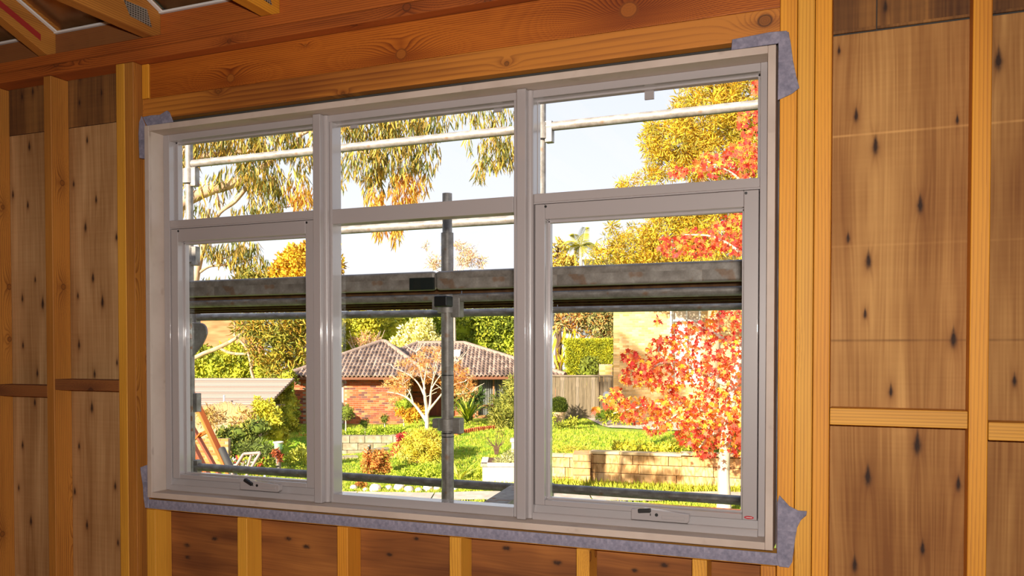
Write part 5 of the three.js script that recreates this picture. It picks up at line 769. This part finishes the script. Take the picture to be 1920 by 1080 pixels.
{ const D = 31, base = gpx(1048, D), t = local(thing('potted_topiary', 'clipped ball in a tall tan pot before the paling fence', 'potted plant', base)), h = hy(772, D) - gh(hx(1048, D), D);
  mesh('pot', [new THREE.LatheGeometry([[0.0, 0], [0.15, 0], [0.17, 0.04], [0.20, h * 0.8], [0.24, h * 0.86], [0.25, h], [0.21, h], [0.19, h - 0.06], [0, h - 0.06]].map((q) => new THREE.Vector2(...q)), 24)], std({ color: lin(0.62, 0.40, 0.24), roughness: 0.85 }), t);
  const list = []; for (let i = 0; i < 520; i++) { const d = V(rr(-1, 1), rr(-1, 1), rr(-1, 1)).normalize().multiplyScalar(0.27), s = rr(0.1, 0.16); list.push([new THREE.Matrix4().compose(d.add(V(0, h + 0.22, 0)), rq(), V(s, s, s)), pick([0x5c6c18, 0x78861e, 0x46560f])]); } inst('foliage', t, tinyG, leafS, list); mesh('inner_foliage', new THREE.IcosahedronGeometry(0.25, 2).translate(0, h + 0.22, 0), std({ color: 0x5c6c18, roughness: 1 }), t); }
sh('mixed_shrub', 'green and yellow shrub at the corner of the tan house', 31.5, [[1132, 778, 14, 12], [1146, 770, 14, 14], [1160, 782, 14, 10], [1180, 786, 14, 8]], [0x6c8420, 0xb8b830, 0xd8c03c, 0x4c6414], { core: 0.6, size: 0.2 });
sh('shade_shrub', 'dark green shrub under the red leaves on the wall', 24.5, [[1330, 822, 26, 16], [1372, 830, 24, 14]], [0x5c7a1c, 0x749024, 0x486414], { core: 0.7, size: 0.22 });
{ const t = local(thing('garden_lamp', 'white globe lamp on a dark post by the tan house', 'lamp', gpx(1138, 32.8))), h = hy(741, 32.8) - gh(hx(1138, 32.8), 32.8); mesh('post', [rod(V(0, 0, 0), V(0, h - 0.12, 0), 0.03)], black, t); mesh('globe', [new THREE.SphereGeometry(0.15, 20, 14).translate(0, h, 0)], white, t); }
{ const t = local(thing('bollard_light', 'short dark bollard light in front of the stone bed', 'lamp', gpx(692, 27.8))); mesh('post', [rod(V(0, 0, 0), V(0, 0.5, 0), 0.045)], black, t); mesh('cap', [rod(V(0, 0.5, 0), V(0, 0.55, 0), 0.055)], galv, t); }
{ const t = local(thing('marker_stake', 'small white stake in the flower bed at left', 'stake', gpx(495, 24.9))); mesh('stake', [bx(-0.03, 0.03, 0, 0.24, -0.02, 0.02, 0.008)], white, t); mesh('cap', [rod(V(0, 0.24, 0), V(0, 0.27, 0), 0.04)], white, t); }
// grass
{
  srand(801); const tuft = (() => { const g = []; for (let i = 0; i < 7; i++) g.push(strap.clone().applyMatrix4(new THREE.Matrix4().compose(V(rr(-0.5, 0.5), 0, rr(-0.5, 0.5)), upish(0.5), V(1.5, rr(0.6, 1.1), 0.6)))); return merge(g); })();
  const list = []; const add = (X, D, s, cols) => list.push([new THREE.Matrix4().compose(G(X, D, -0.01), new THREE.Quaternion().setFromAxisAngle(UP, rr(0, 6.28)), V(s, s * rr(0.7, 1.2), s)), pick(cols)]);
  const LG = [0xa8b826, 0x94aa20, 0xc4c83c, 0xbcb04c, 0x7c981c];
  for (let i = 0; i < 52000; i++) { const D = 18 + 20 * Math.pow(rnd(), 1.4), px = rr(330, 1420), X = hx(px, D); if (D > 21.15 && D < 22.5) continue; if (D > 34.5 || (X > 0.7 && Math.abs(D - wallD(X)) < 0.4) || (X > 3 && D > 29) || (X < -4 && Math.abs(D - 30) < 0.35)) continue; add(X, D, rr(0.06, 0.11), LG); }
  for (let i = 0; i < 900; i++) { const X = rr(1, 9), D = wallD(X) - rr(0.1, 0.5); add(X, D, rr(0.12, 0.24), [0xc8c038, 0xb0ac2c, 0x98a024]); }
  const o = new THREE.Group(); o.name = 'grass'; scene.add(o); o.userData.kind = 'stuff'; tag(o, 'green lawn grass growing around the gardens across the street', 'grass'); const im = inst('blades', o, tuft, leafS, list);
}
renderer.render(scene, camera);
